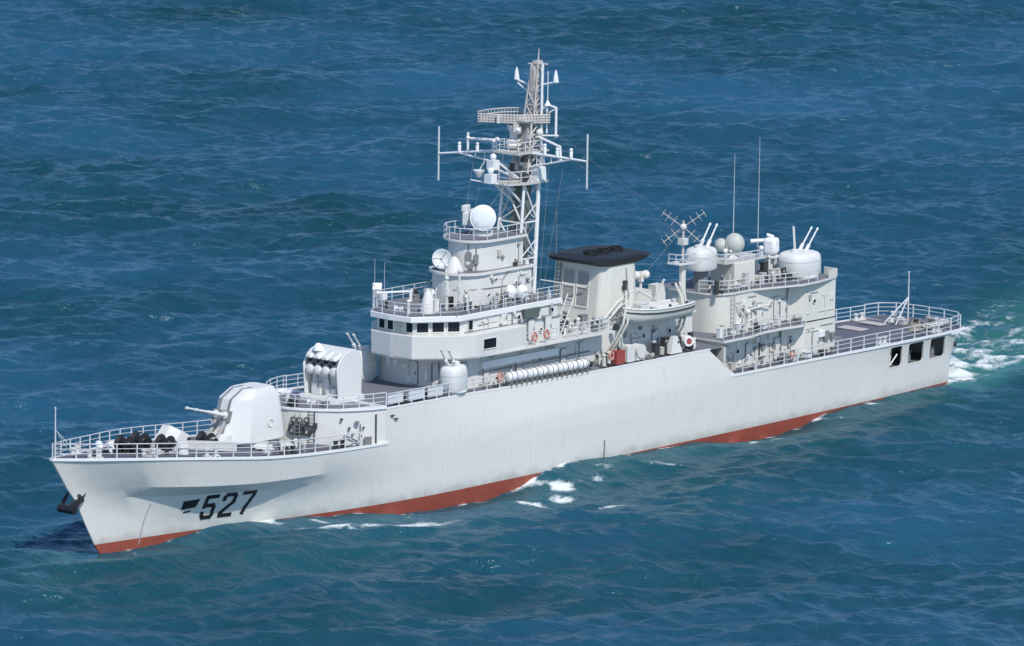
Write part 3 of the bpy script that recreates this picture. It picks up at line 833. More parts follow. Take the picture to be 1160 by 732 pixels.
# ---- foredeck fittings
for x, y in ((98.6, 0.55), (97.9, -0.25), (97.3, 0.35)):
    vent(x, y, float(zd(x))+0.02, 1.0, 0.26, S, W_WHITE)
for x, y, rz in ((95.0, 1.9, 2.7), (95.0, -1.9, -2.7), (90.2, 3.6, 2.6), (90.2, -3.6, -2.6), (99.6, 0.95, 2.8), (99.6, -0.95, -2.8), (83.0, 4.6, 3.1), (77.6, 4.6, 3.1)):
    bollards(x, y, float(zd(x)), S, rz, W_UP if x > 84 else M_DARK)
def windlass(x, y):
    z = float(zd(x))+0.1
    m = MB()
    m.bb(x-0.8, x+0.8, y-0.55, y+0.55, z-0.1, z+0.12)
    m.lathe([(0.55, -0.5), (0.62, -0.46), (0.35, -0.3), (0.35, 0.3), (0.62, 0.46), (0.55, 0.5)], (x, y, z+0.62), (0, 1, 0), 18)
    m.lathe([(0.3, 0.5), (0.22, 0.6), (0.22, 0.85), (0.3, 0.95)], (x, y, z+0.62), (0, 1, 0), 14)
    m.bb(x-0.75, x-0.2, y-0.3, y+0.3, z+0.1, z+0.75)
    return m.build('windlass', M_BLACK, S)
windlass(93.0, -0.9); windlass(92.2, 0.9); windlass(87.6, 0.6); windlass(88.9, -1.6); windlass(95.6, 0.1)
m = MB(); m.bb(91.2, 93.6, -1.8, 1.6, 6.6, 6.72); m.build('windlass_bed', M_PINK_BED if False else W_PINK, S)
for y in (-0.75, 0.75):
    m = MB()
    for i in range(26):
        x = 94.4+i*0.18; zc = float(zd(x))+0.16
        m.torus((x, y*(1-(i/40)), zc), 0.12, 0.045, (0, 1, 0) if i % 2 else (0, 0, 1), 10, 5)
    m.build('anchor_chain', M_BLACK, S)
m = MB(); m.loft([[(90.9, -1.5, 7.0), (90.0, -1.5, 7.9), (89.3, -1.5, 7.6), (89.6, -1.5, 7.0)], [(91.0, -0.6, 6.9), (90.1, -0.6, 8.0), (89.0, -0.6, 7.5), (89.3, -0.6, 6.8)], [(90.5, 0.2, 6.8), (89.8, 0.2, 7.6), (88.9, 0.2, 7.2), (89.2, 0.2, 6.7)]]); m.build('canvas_cover', M_CANVAS, S)
m = MB(); m.lathe([(0.5, 0), (0.42, 0.55), (0.55, 0.6), (0.5, 0.85), (0.3, 0.95)], (91.6, 2.0, float(zd(91.6))), n=16); m.build('capstan', W_UP, S)
m = MB(); m.lathe([(0.45, 0), (0.3, 0.3), (0.3, 0.8), (0.5, 0.9)], (89.2, -0.4, float(zd(89.2))+.05), n=14); m.build('capstan', W_UP, S)
greebles(86.8, 95.5, -2.2, 2.2, 6.45, 16, 3, S, hmax=0.9, mats=[M_BLACK, M_DARK, M_MID, W_UP])
greebles(79.6, 85.5, 2.2, 4.5, 5.45, 15, 5, S, hmax=0.8, mats=[M_DARK, M_MID, W_UP, W_PINK])
bw = MB(); bw.prism([(89.3, 0.1), (89.4, 0.1), (87.2, 3.2), (87.1, 3.2)], 6.2, 6.9); bw.prism([(89.3, -0.1), (89.4, -0.1), (87.2, -3.2), (87.1, -3.2)], 6.2, 6.9); bw.build('breakwater', W_UP, S, smooth=0)
for sgn in (1, -1):
    pts = [(x, sgn*(float(yd(x))-0.10), float(zd(x))+0.05) for x in np.linspace(102.7, 76.0, 18)]
    rail(pts, S, 1.05, 3, 1.65, posts_as_parts=True, pr=0.055)
m = MB(); m.tube([(102.55, 0, 7.3), (102.55, 0, 11.0)], 0.07, 8, r1=0.04); m.tube([(102.5, 0, 9.4), (101.1, 0.3, 7.9)], 0.03, 5); m.tube([(102.5, 0, 9.4), (101.1, -0.3, 7.9)], 0.03, 5)
m.ball((102.55, 0, 11.0), 0.08); m.build('jackstaff', W_RAIL, S)

# ---- main gun turret
def main_gun():
    base = MB()
    base.lathe([(2.15, 0), (2.15, 0.16), (1.75, 0.18), (1.75, 0.62), (1.55, 0.62)], (82.9, 0, 5.5), n=28)
    base.prism([(86.7, 1.3), (85.6, 2.7), (80.6, 2.9), (79.9, 1.8), (79.9, -1.8), (80.6, -2.9), (85.6, -2.7), (86.7, -1.3)], 5.45, 5.72)
    t = base.build('main_gun_turret', W_GUN, S)
    g = MB()
    b = [(80.15, 0.9), (80.25, 1.55), (81.0, 1.75), (84.2, 1.78), (85.55, 1.12), (86.1, 0.6), (86.1, -0.6), (85.55, -1.12), (84.2, -1.78), (81.0, -1.75), (80.25, -1.55), (80.15, -0.9)]
    m1 = [(80.2, 0.9), (80.3, 1.5), (81.0, 1.7), (84.0, 1.72), (85.2, 1.08), (85.65, 0.6), (85.65, -0.6), (85.2, -1.08), (84.0, -1.72), (81.0, -1.7), (80.3, -1.5), (80.2, -0.9)]
    m2 = [(80.4, 0.8), (80.55, 1.3), (81.1, 1.45), (83.6, 1.46), (84.5, 1.05), (84.8, 0.6), (84.8, -0.6), (84.5, -1.05), (83.6, -1.46), (81.1, -1.45), (80.55, -1.3), (80.4, -0.8)]
    m3 = [(80.8, 0.7), (80.95, 1.05), (81.3, 1.15), (82.8, 1.15), (83.35, 0.95), (83.6, 0.6), (83.6, -0.6), (83.35, -0.95), (82.8, -1.15), (81.3, -1.15), (80.95, -1.05), (80.8, -0.7)]
    g.loft([[(x, y, 6.12) for x, y in b], [(x, y, 7.0) for x, y in m1], [(x, y, 9.35) for x, y in m2], [(x, y, 9.98) for x, y in m3]])
    g.build('gun_house', W_GUN, t, smooth=20, bevel=0.07)
    for y in (0.46, -0.46):
        s_ = MB()          # elevation slot running up the front and over the roof
        prof = [(86.06, 6.5), (85.75, 7.02), (84.88, 9.36), (83.65, 10.0), (82.6, 10.02)]
        s_.loft([[(x+0.02, y-0.07, z+0.012), (x+0.02, y+0.07, z+0.012), (x-0.12, y+0.07, z-0.08), (x-0.12, y-0.07, z-0.08)] for x, z in prof])
        s_.build('gun_slot', M_MID, t, smooth=0)
        br = MB(); e = R(15); dr = Vector((math.cos(e), 0, math.sin(e)))
        p = Vector((85.0, y, 8.15))
        br.lathe([(0.30, -0.5), (0.30, 0.55), (0.17, 0.6), (0.12, 1.4), (0.095, 1.45), (0.07, 3.5), (0.11, 3.52), (0.11, 3.75), (0.05, 3.76)], p, dr, 12)
        br.build('gun_barrel', W_GUN, t)
        c = MB(); c.tube([(85.5, y+0.05, 7.8), (86.5, y+0.05, 6.6)], 0.15, 8); c.tube([(86.5, y+.05, 6.6), (86.85, y+.05, 6.35)], 0.19, 8); c.build('case_chute', M_LOUV, t)
        ap = MB(); ap.box((85.25, y, 8.15), (0.5, 0.6, 0.85), 0, 0, R(-18)); ap.build('mantlet', M_MID, t, smooth=0)
    fp = MB(); fp.prism([(86.9, 0.95), (86.3, 1.25), (85.6, 1.3), (85.6, -1.3), (86.3, -1.25), (86.9, -0.95)], 6.05, 6.95, 0, [(86.35, 0.9), (86.0, 1.15), (85.5, 1.2), (85.5, -1.2), (86.0, -1.15), (86.35, -0.9)])
    fp.build('front_apron', W_GUN, t, smooth=20, bevel=0.04)
    h = MB(); h.torus((81.9, 1.73, 7.4), 0.28, 0.03, (0, 1, 0.1), 14, 5); h.build('hatch_ring', W_GUN, t)
main_gun()

# ---- anti-submarine rocket launcher on the raised deck
def launcher():
    z0 = zr(73)+0.14
    b = MB(); b.prism([(75.6, 1.2), (74.9, 1.95), (71.9, 1.95), (71.5, 1.4), (71.5, -1.4), (71.9, -1.95), (74.9, -1.95), (75.6, -1.2)], z0-0.15, z0+0.28)
    t = b.build('rocket_launcher', W_GUN, S, smooth=20, bevel=0.03)
    # side plates and roof shell, open towards the bow
    prof = [(74.55, z0+0.28), (72.0, z0+0.28), (71.95, z0+2.9), (72.15, z0+3.45), (72.6, z0+3.78), (73.2, z0+3.85), (73.9, z0+3.6), (74.3, z0+3.3), (74.75, z0+2.55)]
    for sy in (1.75, -1.75):
        s_ = MB(); s_.loft([[(x, sy, z) for x, z in prof], [(x, sy-math.copysign(0.14, sy), z) for x, z in prof]]); s_.build('shield_side', W_GUN, t, bevel=0.05)
    sh = MB()
    out = prof[1:8]; inn = [(x+0.10, z-0.08) for x, z in out]
    sh.loft([[(x, y, z) for x, z in out+inn[::-1]] for y in (-1.62, 1.62)])
    sh.build('shield_back', W_GUN, t, smooth=40)
    dbx = MB(); dbx.bb(72.6, 74.35, -1.58, 1.58, z0+2.52, z0+3.2); dbx.build('recess_shade_box', M_DARK, t, smooth=0)  # solid dark box painted in for the shaded hollow under the hoods
    for i in range(4):
        y = -1.2+i*0.8
        q = MB(); dr = Vector((0.97, 0, 0.24))
        q.lathe([(0.36, -1.9), (0.40, 0.0), (0.39, 0.18), (0.30, 0.32), (0.15, 0.38), (0.0, 0.39)], (74.35, y, z0+2.2), dr, 16); q.build('launch_tube', W_GUN, t)
        q = MB(); q.lathe([(0.30, -1.6), (0.36, 0.05), (0.36, 0.2), (0.28, 0.2), (0.27, 0.0)], (74.3, y, z0+2.92), dr, 16); q.build('launch_tube', M_MID, t)
        h = MB(); h.loft([[(72.9, y-0.38, z0+3.5), (72.9, y+0.38, z0+3.5), (72.9, y+0.3, z0+3.72), (72.9, y-0.3, z0+3.72)],
                          [(74.0, y-0.39, z0+3.22), (74.0, y+0.39, z0+3.22), (74.0, y+0.26, z0+3.62), (74.0, y-0.26, z0+3.62)],
                          [(74.75, y-0.38, z0+3.05), (74.75, y+0.38, z0+3.05), (74.7, y+0.2, z0+3.32), (74.7, y-0.2, z0+3.32)]]); h.build('tube_hood', W_GUN, t, smooth=50, bevel=0.08)
    pk = MB(); pk.lathe([(0.42, 0), (0.36, 0.3), (0.15, 0.52), (0.0, 0.56)], (74.1, -0.75, z0+3.6), n=12); pk.build('sight_hood', W_WHITE, t)
    mc = MB(); mc.bb(72.4, 74.0, -1.4, 1.4, z0+0.28, z0+1.9); mc.bb(74.0, 74.35, -1.2, -0.3, z0+0.3, z0+1.2); mc.bb(74.0, 74.3, 0.2, 1.2, z0+0.3, z0+0.9)
    mc.build('elevating_gear', W_UP, t, smooth=0, bevel=0.03)
    for y in (-0.5, 0.7):
        q = MB(); q.tube([(74.2, y, z0+0.4), (74.5, y, z0+2.0)], 0.09, 8); q.build('strut', M_MID, t)
launcher()
# raised deck rail with white boards
pts = [(x-0.25, y*0.94, WALL_T(x)+0.02) for x, y in fw]
rail([p for p in pts if p[1] >= 0], S, 1.0, 3, 1.3)
rail([p for p in pts if p[1] <= 0], S, 1.0, 3, 1.3)
rail([(x, yr(x)-0.12, zr(x)+0.05) for x in np.linspace(73.1, 60.0, 10)], S, 1.0, 3, 1.45, pr=0.05)
rail([(x, -yr(x)+0.12, zr(x)+0.05) for x in np.linspace(73.1, 48.0, 14)], S, 1.0, 3, 1.6)
for x in (72.0, 69.6, 67.4):
    m = MB(); y = yr(x)-0.16; m.bb(x-0.85, x+0.85, y-0.03, y+0.03, zr(x)+0.25, zr(x)+0.95); m.build('rail_board', W_RAIL, S, smooth=0)
greebles(75.8, 78.2, -2.0, 2.2, 7.95, 9, 8, S, hmax=0.7)
for x, y in ((70.8, 4.6), (68.5, 4.75)):
    bollards(x, y, zr(x)+0.05, S, 0.1, M_DARK)

# ---- twin light gun mounts
def twin_gun(x, y, z, az, el, r, h, name='light_gun_turret', ped=0.5, blen=2.6, squash=0.82, pk=1.0):
    b = MB(); b.lathe([(r*0.75*pk, -ped), (r*0.75*pk, -0.1), (r*0.92*pk, -0.08), (r*0.92*pk, 0.0)], (x, y, z), n=22)
    t = b.build(name, W_GUN if pk == 1 else M_MID, S)
    sh = MB(); ca, sa = math.cos(az), math.sin(az)
    def ring(k, zz):
        pts = []
        for i in range(28):
            a = 2*PI*i/28; c, s_ = math.cos(a), math.sin(a); p = 2.6
            c = math.copysign(abs(c)**(2/p), c); s_ = math.copysign(abs(s_)**(2/p), s_)
            u, v = c*r*1.08*k, s_*r*squash*k
            pts.append((x+u*ca-v*sa, y+u*sa+v*ca, z+zz))
        return pts
    sh.loft([ring(0.95, 0), ring(1.0, h*0.08), ring(1.0, h*0.62), ring(0.97, h*0.80), ring(0.88, h*0.93), ring(0.72, h*0.99), ring(0.3, h*1.02)])
    for zz, k2 in ((h*0.62, 1.004), (h*0.10, 1.004)):
        bd_ = MB(); bd_.loft([ring(k2, zz-0.025), ring(k2+0.008, zz), ring(k2, zz+0.025)], 0, False); bd_.build('shell_seam', W_MAST, t)
    sh.build('gun_house', W_GUN, t, smooth=40)
    dr = Vector((ca*math.cos(el), sa*math.cos(el), math.sin(el))); sd = Vector((-sa, ca, 0))
    for k in (-0.32, 0.32):
        q = MB(); p = Vector((x, y, z+h*0.78)) + sd*k + dr*0.25
        q.lathe([(0.16, 0), (0.15, 0.9), (0.075, 0.95), (0.062, blen), (0.09, blen+0.02), (0.09, blen+0.25), (0.04, blen+0.29)], p, dr, 10)
        q.build('gun_barrel', W_GUN, t)
    hm = MB(); hm.lathe([(0.3, 0), (0.3, 0.2), (0.0, 0.3)], Vector((x, y, z+h)) - Vector((ca, sa, 0))*r*0.35, n=12); hm.build('hatch', W_GUN, t)
    return t
twin_gun(64.6, 4.35, 7.95, 0.25, R(50), 1.12, 1.9, blen=1.9, ped=0.35)
twin_gun(65.3, -4.25, 8.0, 0.0, R(52), 1.12, 2.05, blen=1.8, ped=0.35)
twin_gun(30.3, 0.3, 12.72, PI+0.1, R(50), 1.32, 1.75, ped=1.7, blen=2.2, pk=0.6)
twin_gun(19.75, 1.95, 11.25, PI-0.05, R(50), 1.72, 1.9, ped=0.25, blen=2.3)

# ---- bridge superstructure
Z1, Z2, Z3, Z4, Z5 = 7.6, 10.25, 13.35, 15.95, 18.2
lv1 = MB()
p1 = [(46.5, 3.6), (61.6, 3.6), (63.4, 3.2), (64.2, 2.2), (64.5, 0.8), (64.55, -1.0), (64.4, -2.6), (64.0, -3.7), (63.0, -4.4), (61.0, -4.5), (46.5, -4.4)]
lv1.prism(p1, Z1-0.1, Z2)
house1 = lv1.build('bridge_deckhouse', W_UP, S, smooth=30)
# bridge deck with its wing overhang
dk = MB()
pw = [(46.6, 5.0), (57.5, 5.05), (62.7, 4.86), (64.05, 4.36), (66.75, 2.02), (66.95, 0), (66.75, -2.02), (64.05, -4.36), (62.7, -4.86), (57.5, -5.05), (46.6, -5.0)]
dk.prism([(x-0.06 if x > 60 else x, y) for x, y in pw], Z2-0.06, Z2+0.10)
bdeck = dk.build('bridge_deck', W_UP, S, smooth=0)
# bridge body: bulwark, window band, roof
br = MB()
pb = [(57.0, 4.95), (62.7, 4.9), (64.05, 4.4), (66.75, 2.05), (66.9, 0), (66.75, -2.05), (64.05, -4.4), (62.7, -4.9), (57.0, -4.95)]
br.prism(pb, Z2+0.002, 12.02, 0, [(x+0.05 if x > 60 else x, y*1.01) for x, y in pb])
bridge = br.build('wheelhouse', W_UP, S, smooth=0, bevel=0.05)
wb = MB()
pwb = [(52.2, 4.0), (60.6, 4.05), (63.3, 3.95), (66.25, 1.85), (66.4, 0), (66.25, -1.85), (63.3, -3.95), (60.6, -4.05), (52.2, -4.0)]
wb.prism(pwb, 11.9, Z3)
wb.build('window_band', W_UP, bridge, smooth=0)
# lower after part of the bridge house, set in from the wing
ah = MB(); ah.prism([(51.9, 3.98), (57.1, 3.98), (57.1, -3.98), (51.9, -3.98)], Z2+0.11, 11.95); ah.build('after_house', W_UP, bridge, smooth=0)
ld = MB(); ld.prism([(51.8, 4.1), (63.0, 4.1), (63.0, -4.1), (51.8, -4.1)], 12.03, 12.09); ld.build('ledge', M_MID, bridge, smooth=0)
rf = MB()
pr_ = [(51.8, 4.15), (60.8, 4.2), (63.7, 4.25), (66.9, 2.05), (67.1, 0), (66.9, -2.05), (63.7, -4.25), (60.8, -4.2), (51.8, -4.15)]
rf.prism(pr_, Z3-0.32, Z3+0.12)
roof = rf.build('bridge_roof', W_WHITE, S, smooth=0, bevel=0.04)
rt_ = MB(); rt_.prism([(x*0.998, y*0.985) for x, y in pr_], Z3+0.122, Z3+0.135); rt_.build('roof_deck', M_DECK2, roof, smooth=0)
# windows: four across the front, three on each angled side
def band_windows(a, b, n, z0, z1, cover=()):
    a = Vector((a[0], a[1], 0)); b = Vector((b[0], b[1], 0)); t = (b-a); L_ = t.length; t.normalize()
    nn = Vector((-t.y, t.x, 0))
    if nn.x < 0: nn = -nn
    w = L_/n
    for i in range(n):
        p0 = a+t*(w*i+0.12); p1_ = a+t*(w*(i+1)-0.12)
        q = [(p0.x, p0.y, z0), (p1_.x, p1_.y, z0), (p1_.x, p1_.y, z1), (p0.x, p0.y, z1)]
        window(q, nn, bridge, 0.10)
        if i in cover:
            m = MB(); m.loft([[Vector(v)+nn*0.05 for v in q], [Vector(v)+nn*0.09 for v in q]]); m.build('window_screen', M_MESH, bridge, smooth=0)
band_windows((66.25, -1.85), (66.4, 0), 2, 12.15, 12.98)
band_windows((66.4, 0), (66.25, 1.85), 2, 12.15, 12.98, (0,))
band_windows((66.25, 1.85), (63.3, 3.95), 3, 12.15, 12.98)
band_windows((66.25, -1.85), (63.3, -3.95), 3, 12.15, 12.98)
window([(62.6, 4.02, 12.2), (62.1, 4.02, 12.2), (62.1, 4.02, 12.95), (62.6, 4.02, 12.95)], (0, 1, 0), bridge, 0.05)
window([(61.9, 4.93, 10.75), (60.4, 4.93, 10.75), (60.4, 4.93, 11.55), (61.9, 4.93, 11.55)], (0, 1, 0), bridge, 0.07)
for x in (58.6, 55.4, 53.4):
    door((x, 4.06, 11.4) if x < 57 else (x, 4.06, 12.7), (0, 1, 0), bridge, 0.7, 1.6 if x < 57 else 1.1)
for (x, z) in ((56.8, 12.5), (54.6, 12.4), (52.9, 12.6), (54.2, 11.2)): porthole((x, 4.02 if x > 51 else 4.0, z), (0, 1, 0), bridge)
pipe([(57.6, 4.1, 12.1), (57.6, 4.1, 13.2)], bridge, 0.06, M_MID); pipe([(53.2, 4.08, 12.1), (53.2, 4.08, 13.0)], bridge, 0.05, M_MID)
m = MB(); m.loft([[(56.4, 4.35, 12.35), (54.9, 4.35, 12.35), (55.0, 4.1, 12.35), (56.3, 4.1, 12.35)], [(56.6, 4.5, 13.1), (54.7, 4.5, 13.1), (54.7, 4.1, 13.1), (56.6, 4.1, 13.1)]]); m.build('air_intake', M_SHADE, bridge, smooth=0)
# wing rail with lifebuoy racks, after part of the bridge deck
rail([(57.0, 4.9, Z2+0.14), (47.0, 4.85, Z2+0.14)], bdeck, 1.0, 3, 1.25)
rail([(57.0, -4.9, Z2+0.14), (47.0, -4.85, Z2+0.14)], bdeck, 1.0, 3, 1.25)
# brackets under the wing
for x in (49.0, 52.5, 56.0, 59.5):
    m = MB(); m.loft([[(x, 3.6, Z2), (x, 4.9, Z2), (x, 3.6, Z2-0.8)], [(x+0.06, 3.6, Z2), (x+0.06, 4.9, Z2), (x+0.06, 3.6, Z2-0.8)]]); m.build('bracket', W_UP, bdeck, smooth=0)
# fittings on the lower wall
fa, fb = Vector((63.6, 2.6, 0)), Vector((64.4, 1.2, 0))
for (y, z, w, h) in ((-2.3, 9.35, .5, .55), (-1.5, 9.35, .45, .5), (-0.6, 9.2, .6, .3), (1.5, 8.7, .3, .9), (-0.2, 8.2, .5, .5)):
    m = MB(); m.box((64.5 if -2 < y < 1.2 else 64.4, y, z), (0.26, w, h)); m.build('wall_cabinet', W_WHITE, house1, smooth=0, bevel=0.02)
door((64.51, 0.3, 8.75), (1, 0.03, 0), house1); door((62.5, 3.41, 8.75), (0.22, 0.97, 0), house1)
pipe([(64.3, 1.9, 7.8), (64.3, 1.9, 9.6), (64.1, 2.4, 9.7), (64.0, 2.5, 7.8)], house1, 0.06, M_MID)
m = MB(); m.bb(52.0, 60.8, 3.6, 4.0, 9.0, 9.55); m.build('ventilation_trunk', W_WHITE, house1, smooth=0, bevel=0.04)
pipe([(60.9, 3.75, 8.7), (48.0, 3.75, 8.75)], house1, 0.06, M_MID)
for x in (60.0, 56.2, 51.0): door((x, 3.62, 8.55), (0, 1, 0), house1, 0.7, 1.5)
# platforms and gear on the bridge roof
for pts in ([(64.0, 4.1), (66.75, 1.95), (66.95, 0), (66.75, -1.95), (64.0, -4.1), (60.8, -4.1), (52.0, -4.05)], [(64.0, 4.1), (60.8, 4.1), (52.0, 4.05)]):
    rail([(x, y, Z3+0.12) for x, y in pts], roof, 0.95, 3, 1.3, r=0.022)
def canvas_cone(x, y, z, r, h, parent, name='canvas_cover', mat=M_CANVAS):
    m = MB(); m.lathe([(r, 0), (r*0.92, h*0.25), (r*0.55, h*0.75), (r*0.2, h)], (x, y, z), n=12); return m.build(name, mat, parent)
canvas_cone(64.5, 1.6, Z3+0.13, 0.62, 1.75, roof); canvas_cone(63.4, 1.1, Z3+0.13, 0.5, 1.6, roof)
m = MB(); m.tube([(64.9, 0.2, 15.0), (66.6, -1.4, 14.9)], 0.08, 8); m.tube([(64.9, 0.2, Z3), (64.9, 0.2, 15.1)], 0.1, 8); m.ball((66.7, -1.5, 14.88), 0.14); m.build('range_finder', W_WHITE, roof)
m = MB(); m.tube([(65.0, -3.0, Z3), (65.0, -3.0, 14.3)], 0.16, 8); m.box((65.1, -3.0, 14.75), (0.8, 0.7, 0.8), 0.7, 0, 0.5); m.bb(64.8, 65.3, -2.6, -2.2, 14.0, 14.6); m.build('signal_lamp', W_WHITE, roof, smooth=0, bevel=0.05)
m = MB(); m.tube([(64.6, 2.3, 13.4), (64.4, 2.3, 15.0), (64.0, 2.0, 15.35), (63.6, 1.6, 15.1), (63.6, 1.5, 13.6)], 0.06, 6); m.build('davit_arch', W_MAST, roof)
for (x, y, z) in ((65.5, -2.9, 17.2), (64.4, -2.9, 16.8)):
    m = MB(); m.tube([(x, y, Z3+.1), (x, y, z)], 0.028, 5, r1=0.012); m.build('whip_antenna', W_RAIL, roof)
for k, (x, y, h) in enumerate(((62.7, 1.9, 2.6), (62.3, 2.8, 3.2), (62.0, 1.2, 3.4), (61.6, 2.9, 1.6))):
    m = MB(); m.tube([(x, y, Z3+.1), (x, y, Z3+h)], 0.09, 7); m.ball((x, y, Z3+h), 0.17); m.bb(x-.2, x+.2, y-.15, y+.15, Z3+h*0.5, Z3+h*0.5+0.5); m.build('sensor_post', random.choice([W_UP, W_MAST]), roof)
greebles(61.0, 66.0, -3.2, 3.6, Z3+0.13, 18, 21, roof, hmax=1.2, mats=[W_WHITE, W_UP, M_MID, M_DARK])
greebles(52.5, 61.5, 2.6, 3.9, Z3+0.13, 34, 22, roof, hmax=0.8, mats=[W_UP, W_MAST, M_MID, M_DARK, M_MID])
for (x, y, r_) in ((55.9, 3.55, 0.48), (56.5, 2.9, 0.45)):
    m = MB(); m.lathe([(r_*0.8, 0), (r_, 0.25), (r_, 0.5), (r_*0.8, 0.8), (r_*0.4, 0.97), (0, 1.0)], (x, y, Z3+0.5), n=18); m.cyl((x, y, Z3+.1), 0.12, 0.5); m.build('satcom_dome', W_WHITE, roof)
# second tier
def rounded_front(cx, r, xa, n=10):
    pts = [(cx+r*math.sin(a), r*math.cos(a)) for a in np.linspace(0, PI, n)]
    return [(xa, r)] + pts + [(xa, -r)]
t2 = MB(); t2.prism(rounded_front(58.7, 2.35, 53.4, 12), Z3+0.1, Z4)
tier2 = t2.build('director_house', W_UP, S, smooth=30)
l2 = MB(); l2.prism([(x, y*1.06) for x, y in rounded_front(58.9, 2.4, 53.2, 12)], Z4-0.12, Z4+0.05); l2.build('deck_lip', W_UP, tier2, smooth=30)
d2 = MB(); d2.prism(rounded_front(58.8, 2.3, 53.4, 12), Z4+0.052, Z4+0.07); d2.build('tier_deck', M_DECK2, tier2, smooth=30)
pipe([(60.9, 1.0, 14.75), (59.9, 2.05, 14.75), (58.7, 2.4, 14.75), (53.6, 2.4, 14.65)], tier2, 0.035, M_MID)
pipe([(57.0, 2.42, Z3+.2), (56.9, 2.42, 15.2), (56.0, 2.42, 15.9)], tier2, 0.04, M_MID)
for (x, z) in ((58.4, 14.2), (55.2, 14.8), (57.6, 15.3)): porthole((x, 2.35, z), (0, 1, 0), tier2, 0.15)
door((54.6, 2.37, 14.4), (0, 1, 0), tier2, 0.7, 1.6)
t3 = MB(); t3.prism(rounded_front(57.5, 1.95, 54.0, 12), Z4+0.05, Z5)
tier3 = t3.build('director_tower', W_UP, S, smooth=30)
l3 = MB(); l3.prism([(x, y*1.08) for x, y in rounded_front(57.75, 2.1, 53.8, 12)], Z5, Z5+0.16); l3.build('tower_deck', W_UP, tier3, smooth=30)
l3 = MB(); l3.prism(rounded_front(57.7, 2.05, 53.9, 12), Z5+0.162, Z5+0.18); l3.build('tower_planking', M_DECK2, tier3, smooth=30)
rail([(53.9, 2.15, Z5+0.16)] + [(57.75+2.05*math.sin(a), 2.18*math.cos(a), Z5+0.16) for a in np.linspace(0, PI, 9)] + [(53.9, -2.15, Z5+0.16)], tier3, 0.9, 2, 1.1)
for (a, z) in ((0.75, 16.9), (1.05, 17.1), (0.95, 16.5)):
    m = MB(); x, y = 57.5+1.97*math.sin(a), 1.97*math.cos(a); m.box((x, y, z), (0.35, 0.3, 0.7), -a); m.tube([(x, y, z-.9), (x, y, z+.9)], 0.05); m.build('junction_box', M_MID, tier3)
canvas_cone(60.3, 0.5, Z4+0.06, 0.75, 1.15, tier2, 'canvas_cover')
greebles(53.6, 56.0, 2.0, 2.3, Z4+0.06, 4, 30, tier2, hmax=0.5)
def dish(c, nrm, r, depth, name, parent, mat=M_DISH, back=M_MID):
    nrm = Vector(nrm).normalized(); m = MB()
    prof = [(r*k/6, depth*(k/6)**2) for k in range(7)]
    m.lathe(prof + [(r*1.02, depth*1.0), (r*1.02, depth*0.86)] + [(r*k/6, depth*(k/6)**2-0.10) for k in range(6, -1, -1)], Vector(c)-nrm*depth, nrm, 24)
    return m.build(name, mat, parent)
# fire-control director with big dish
fd = MB(); fd.lathe([(0.8, 0), (0.8, 0.35), (0.6, 0.4), (0.6, 0.9)], (56.6, 0.1, Z5+0.16), n=18)
fdir = fd.build('fire_control_director', W_GUN, S)
m = MB(); m.box((56.7, -0.1, 19.75), (1.5, 1.2, 1.3), 0.35); m.box((57.2, -0.9, 19.6), (1.1, 0.5, 1.0), 0.35); m.box((56.9, -1.35, 20.3), (0.9, 0.45, 0.5), 0.35); m.build('director_body', W_GUN, fdir, smooth=0, bevel=0.08)
dn = Vector((0.74, 0.62, 0.12))
dish(Vector((57.3, 0.75, 19.85)), dn, 0.98, 0.28, 'dish', fdir)
m = MB(); m.lathe([(0.95, -0.02), (0.84, 0.06), (0.6, 0.14), (0.25, 0.17), (0.0, 0.175)], Vector((57.3, 0.75, 19.85)), dn, 26); m.build('dish_cover', M_DISH, fdir)
m = MB(); m.tube([Vector((57.3, 0.75, 19.85))-dn*1.1, Vector((57.3, 0.75, 19.85))-dn*0.5], 0.4, 12, r1=0.55); m.build('dish_mount', M_DARK, fdir)
# small parabolic antenna on the second tier front
sd_ = MB(); sd_.tube([(60.35, -0.55, Z4), (60.35, -0.55, 16.5)], 0.16, 10); sd_.box((60.3, -0.6, 16.75), (0.5, 0.5, 0.6), 0.5)
sdish = sd_.build('guidance_antenna', W_GUN, S)
dish((60.75, -0.35, 16.95), (0.83, 0.5, 0.1), 0.74, 0.24, 'dish', sdish)
m = MB()
for k in range(3):
    a = 2*PI*k/3; n_ = Vector((0.83, 0.5, 0.1)).normalized(); u = n_.cross(Vector((0, 0, 1))).normalized(); w = u.cross(n_)
    c = Vector((60.75, -0.35, 16.95)); m.tube([c+(u*math.cos(a)+w*math.sin(a))*0.7, c+n_*0.45], 0.025, 5)
m.ball(Vector((60.75, -0.35, 16.95))+n_*0.45, 0.08); m.build('feed_horn', M_MID, sdish)
m = MB(); m.bb(58.8, 59.6, -2.0, -1.2, Z4, 17.1); m.ball((59.0, 0.9, 16.6), 0.4); m.build('equipment_cabinet', W_UP, tier2, smooth=0, bevel=0.05)
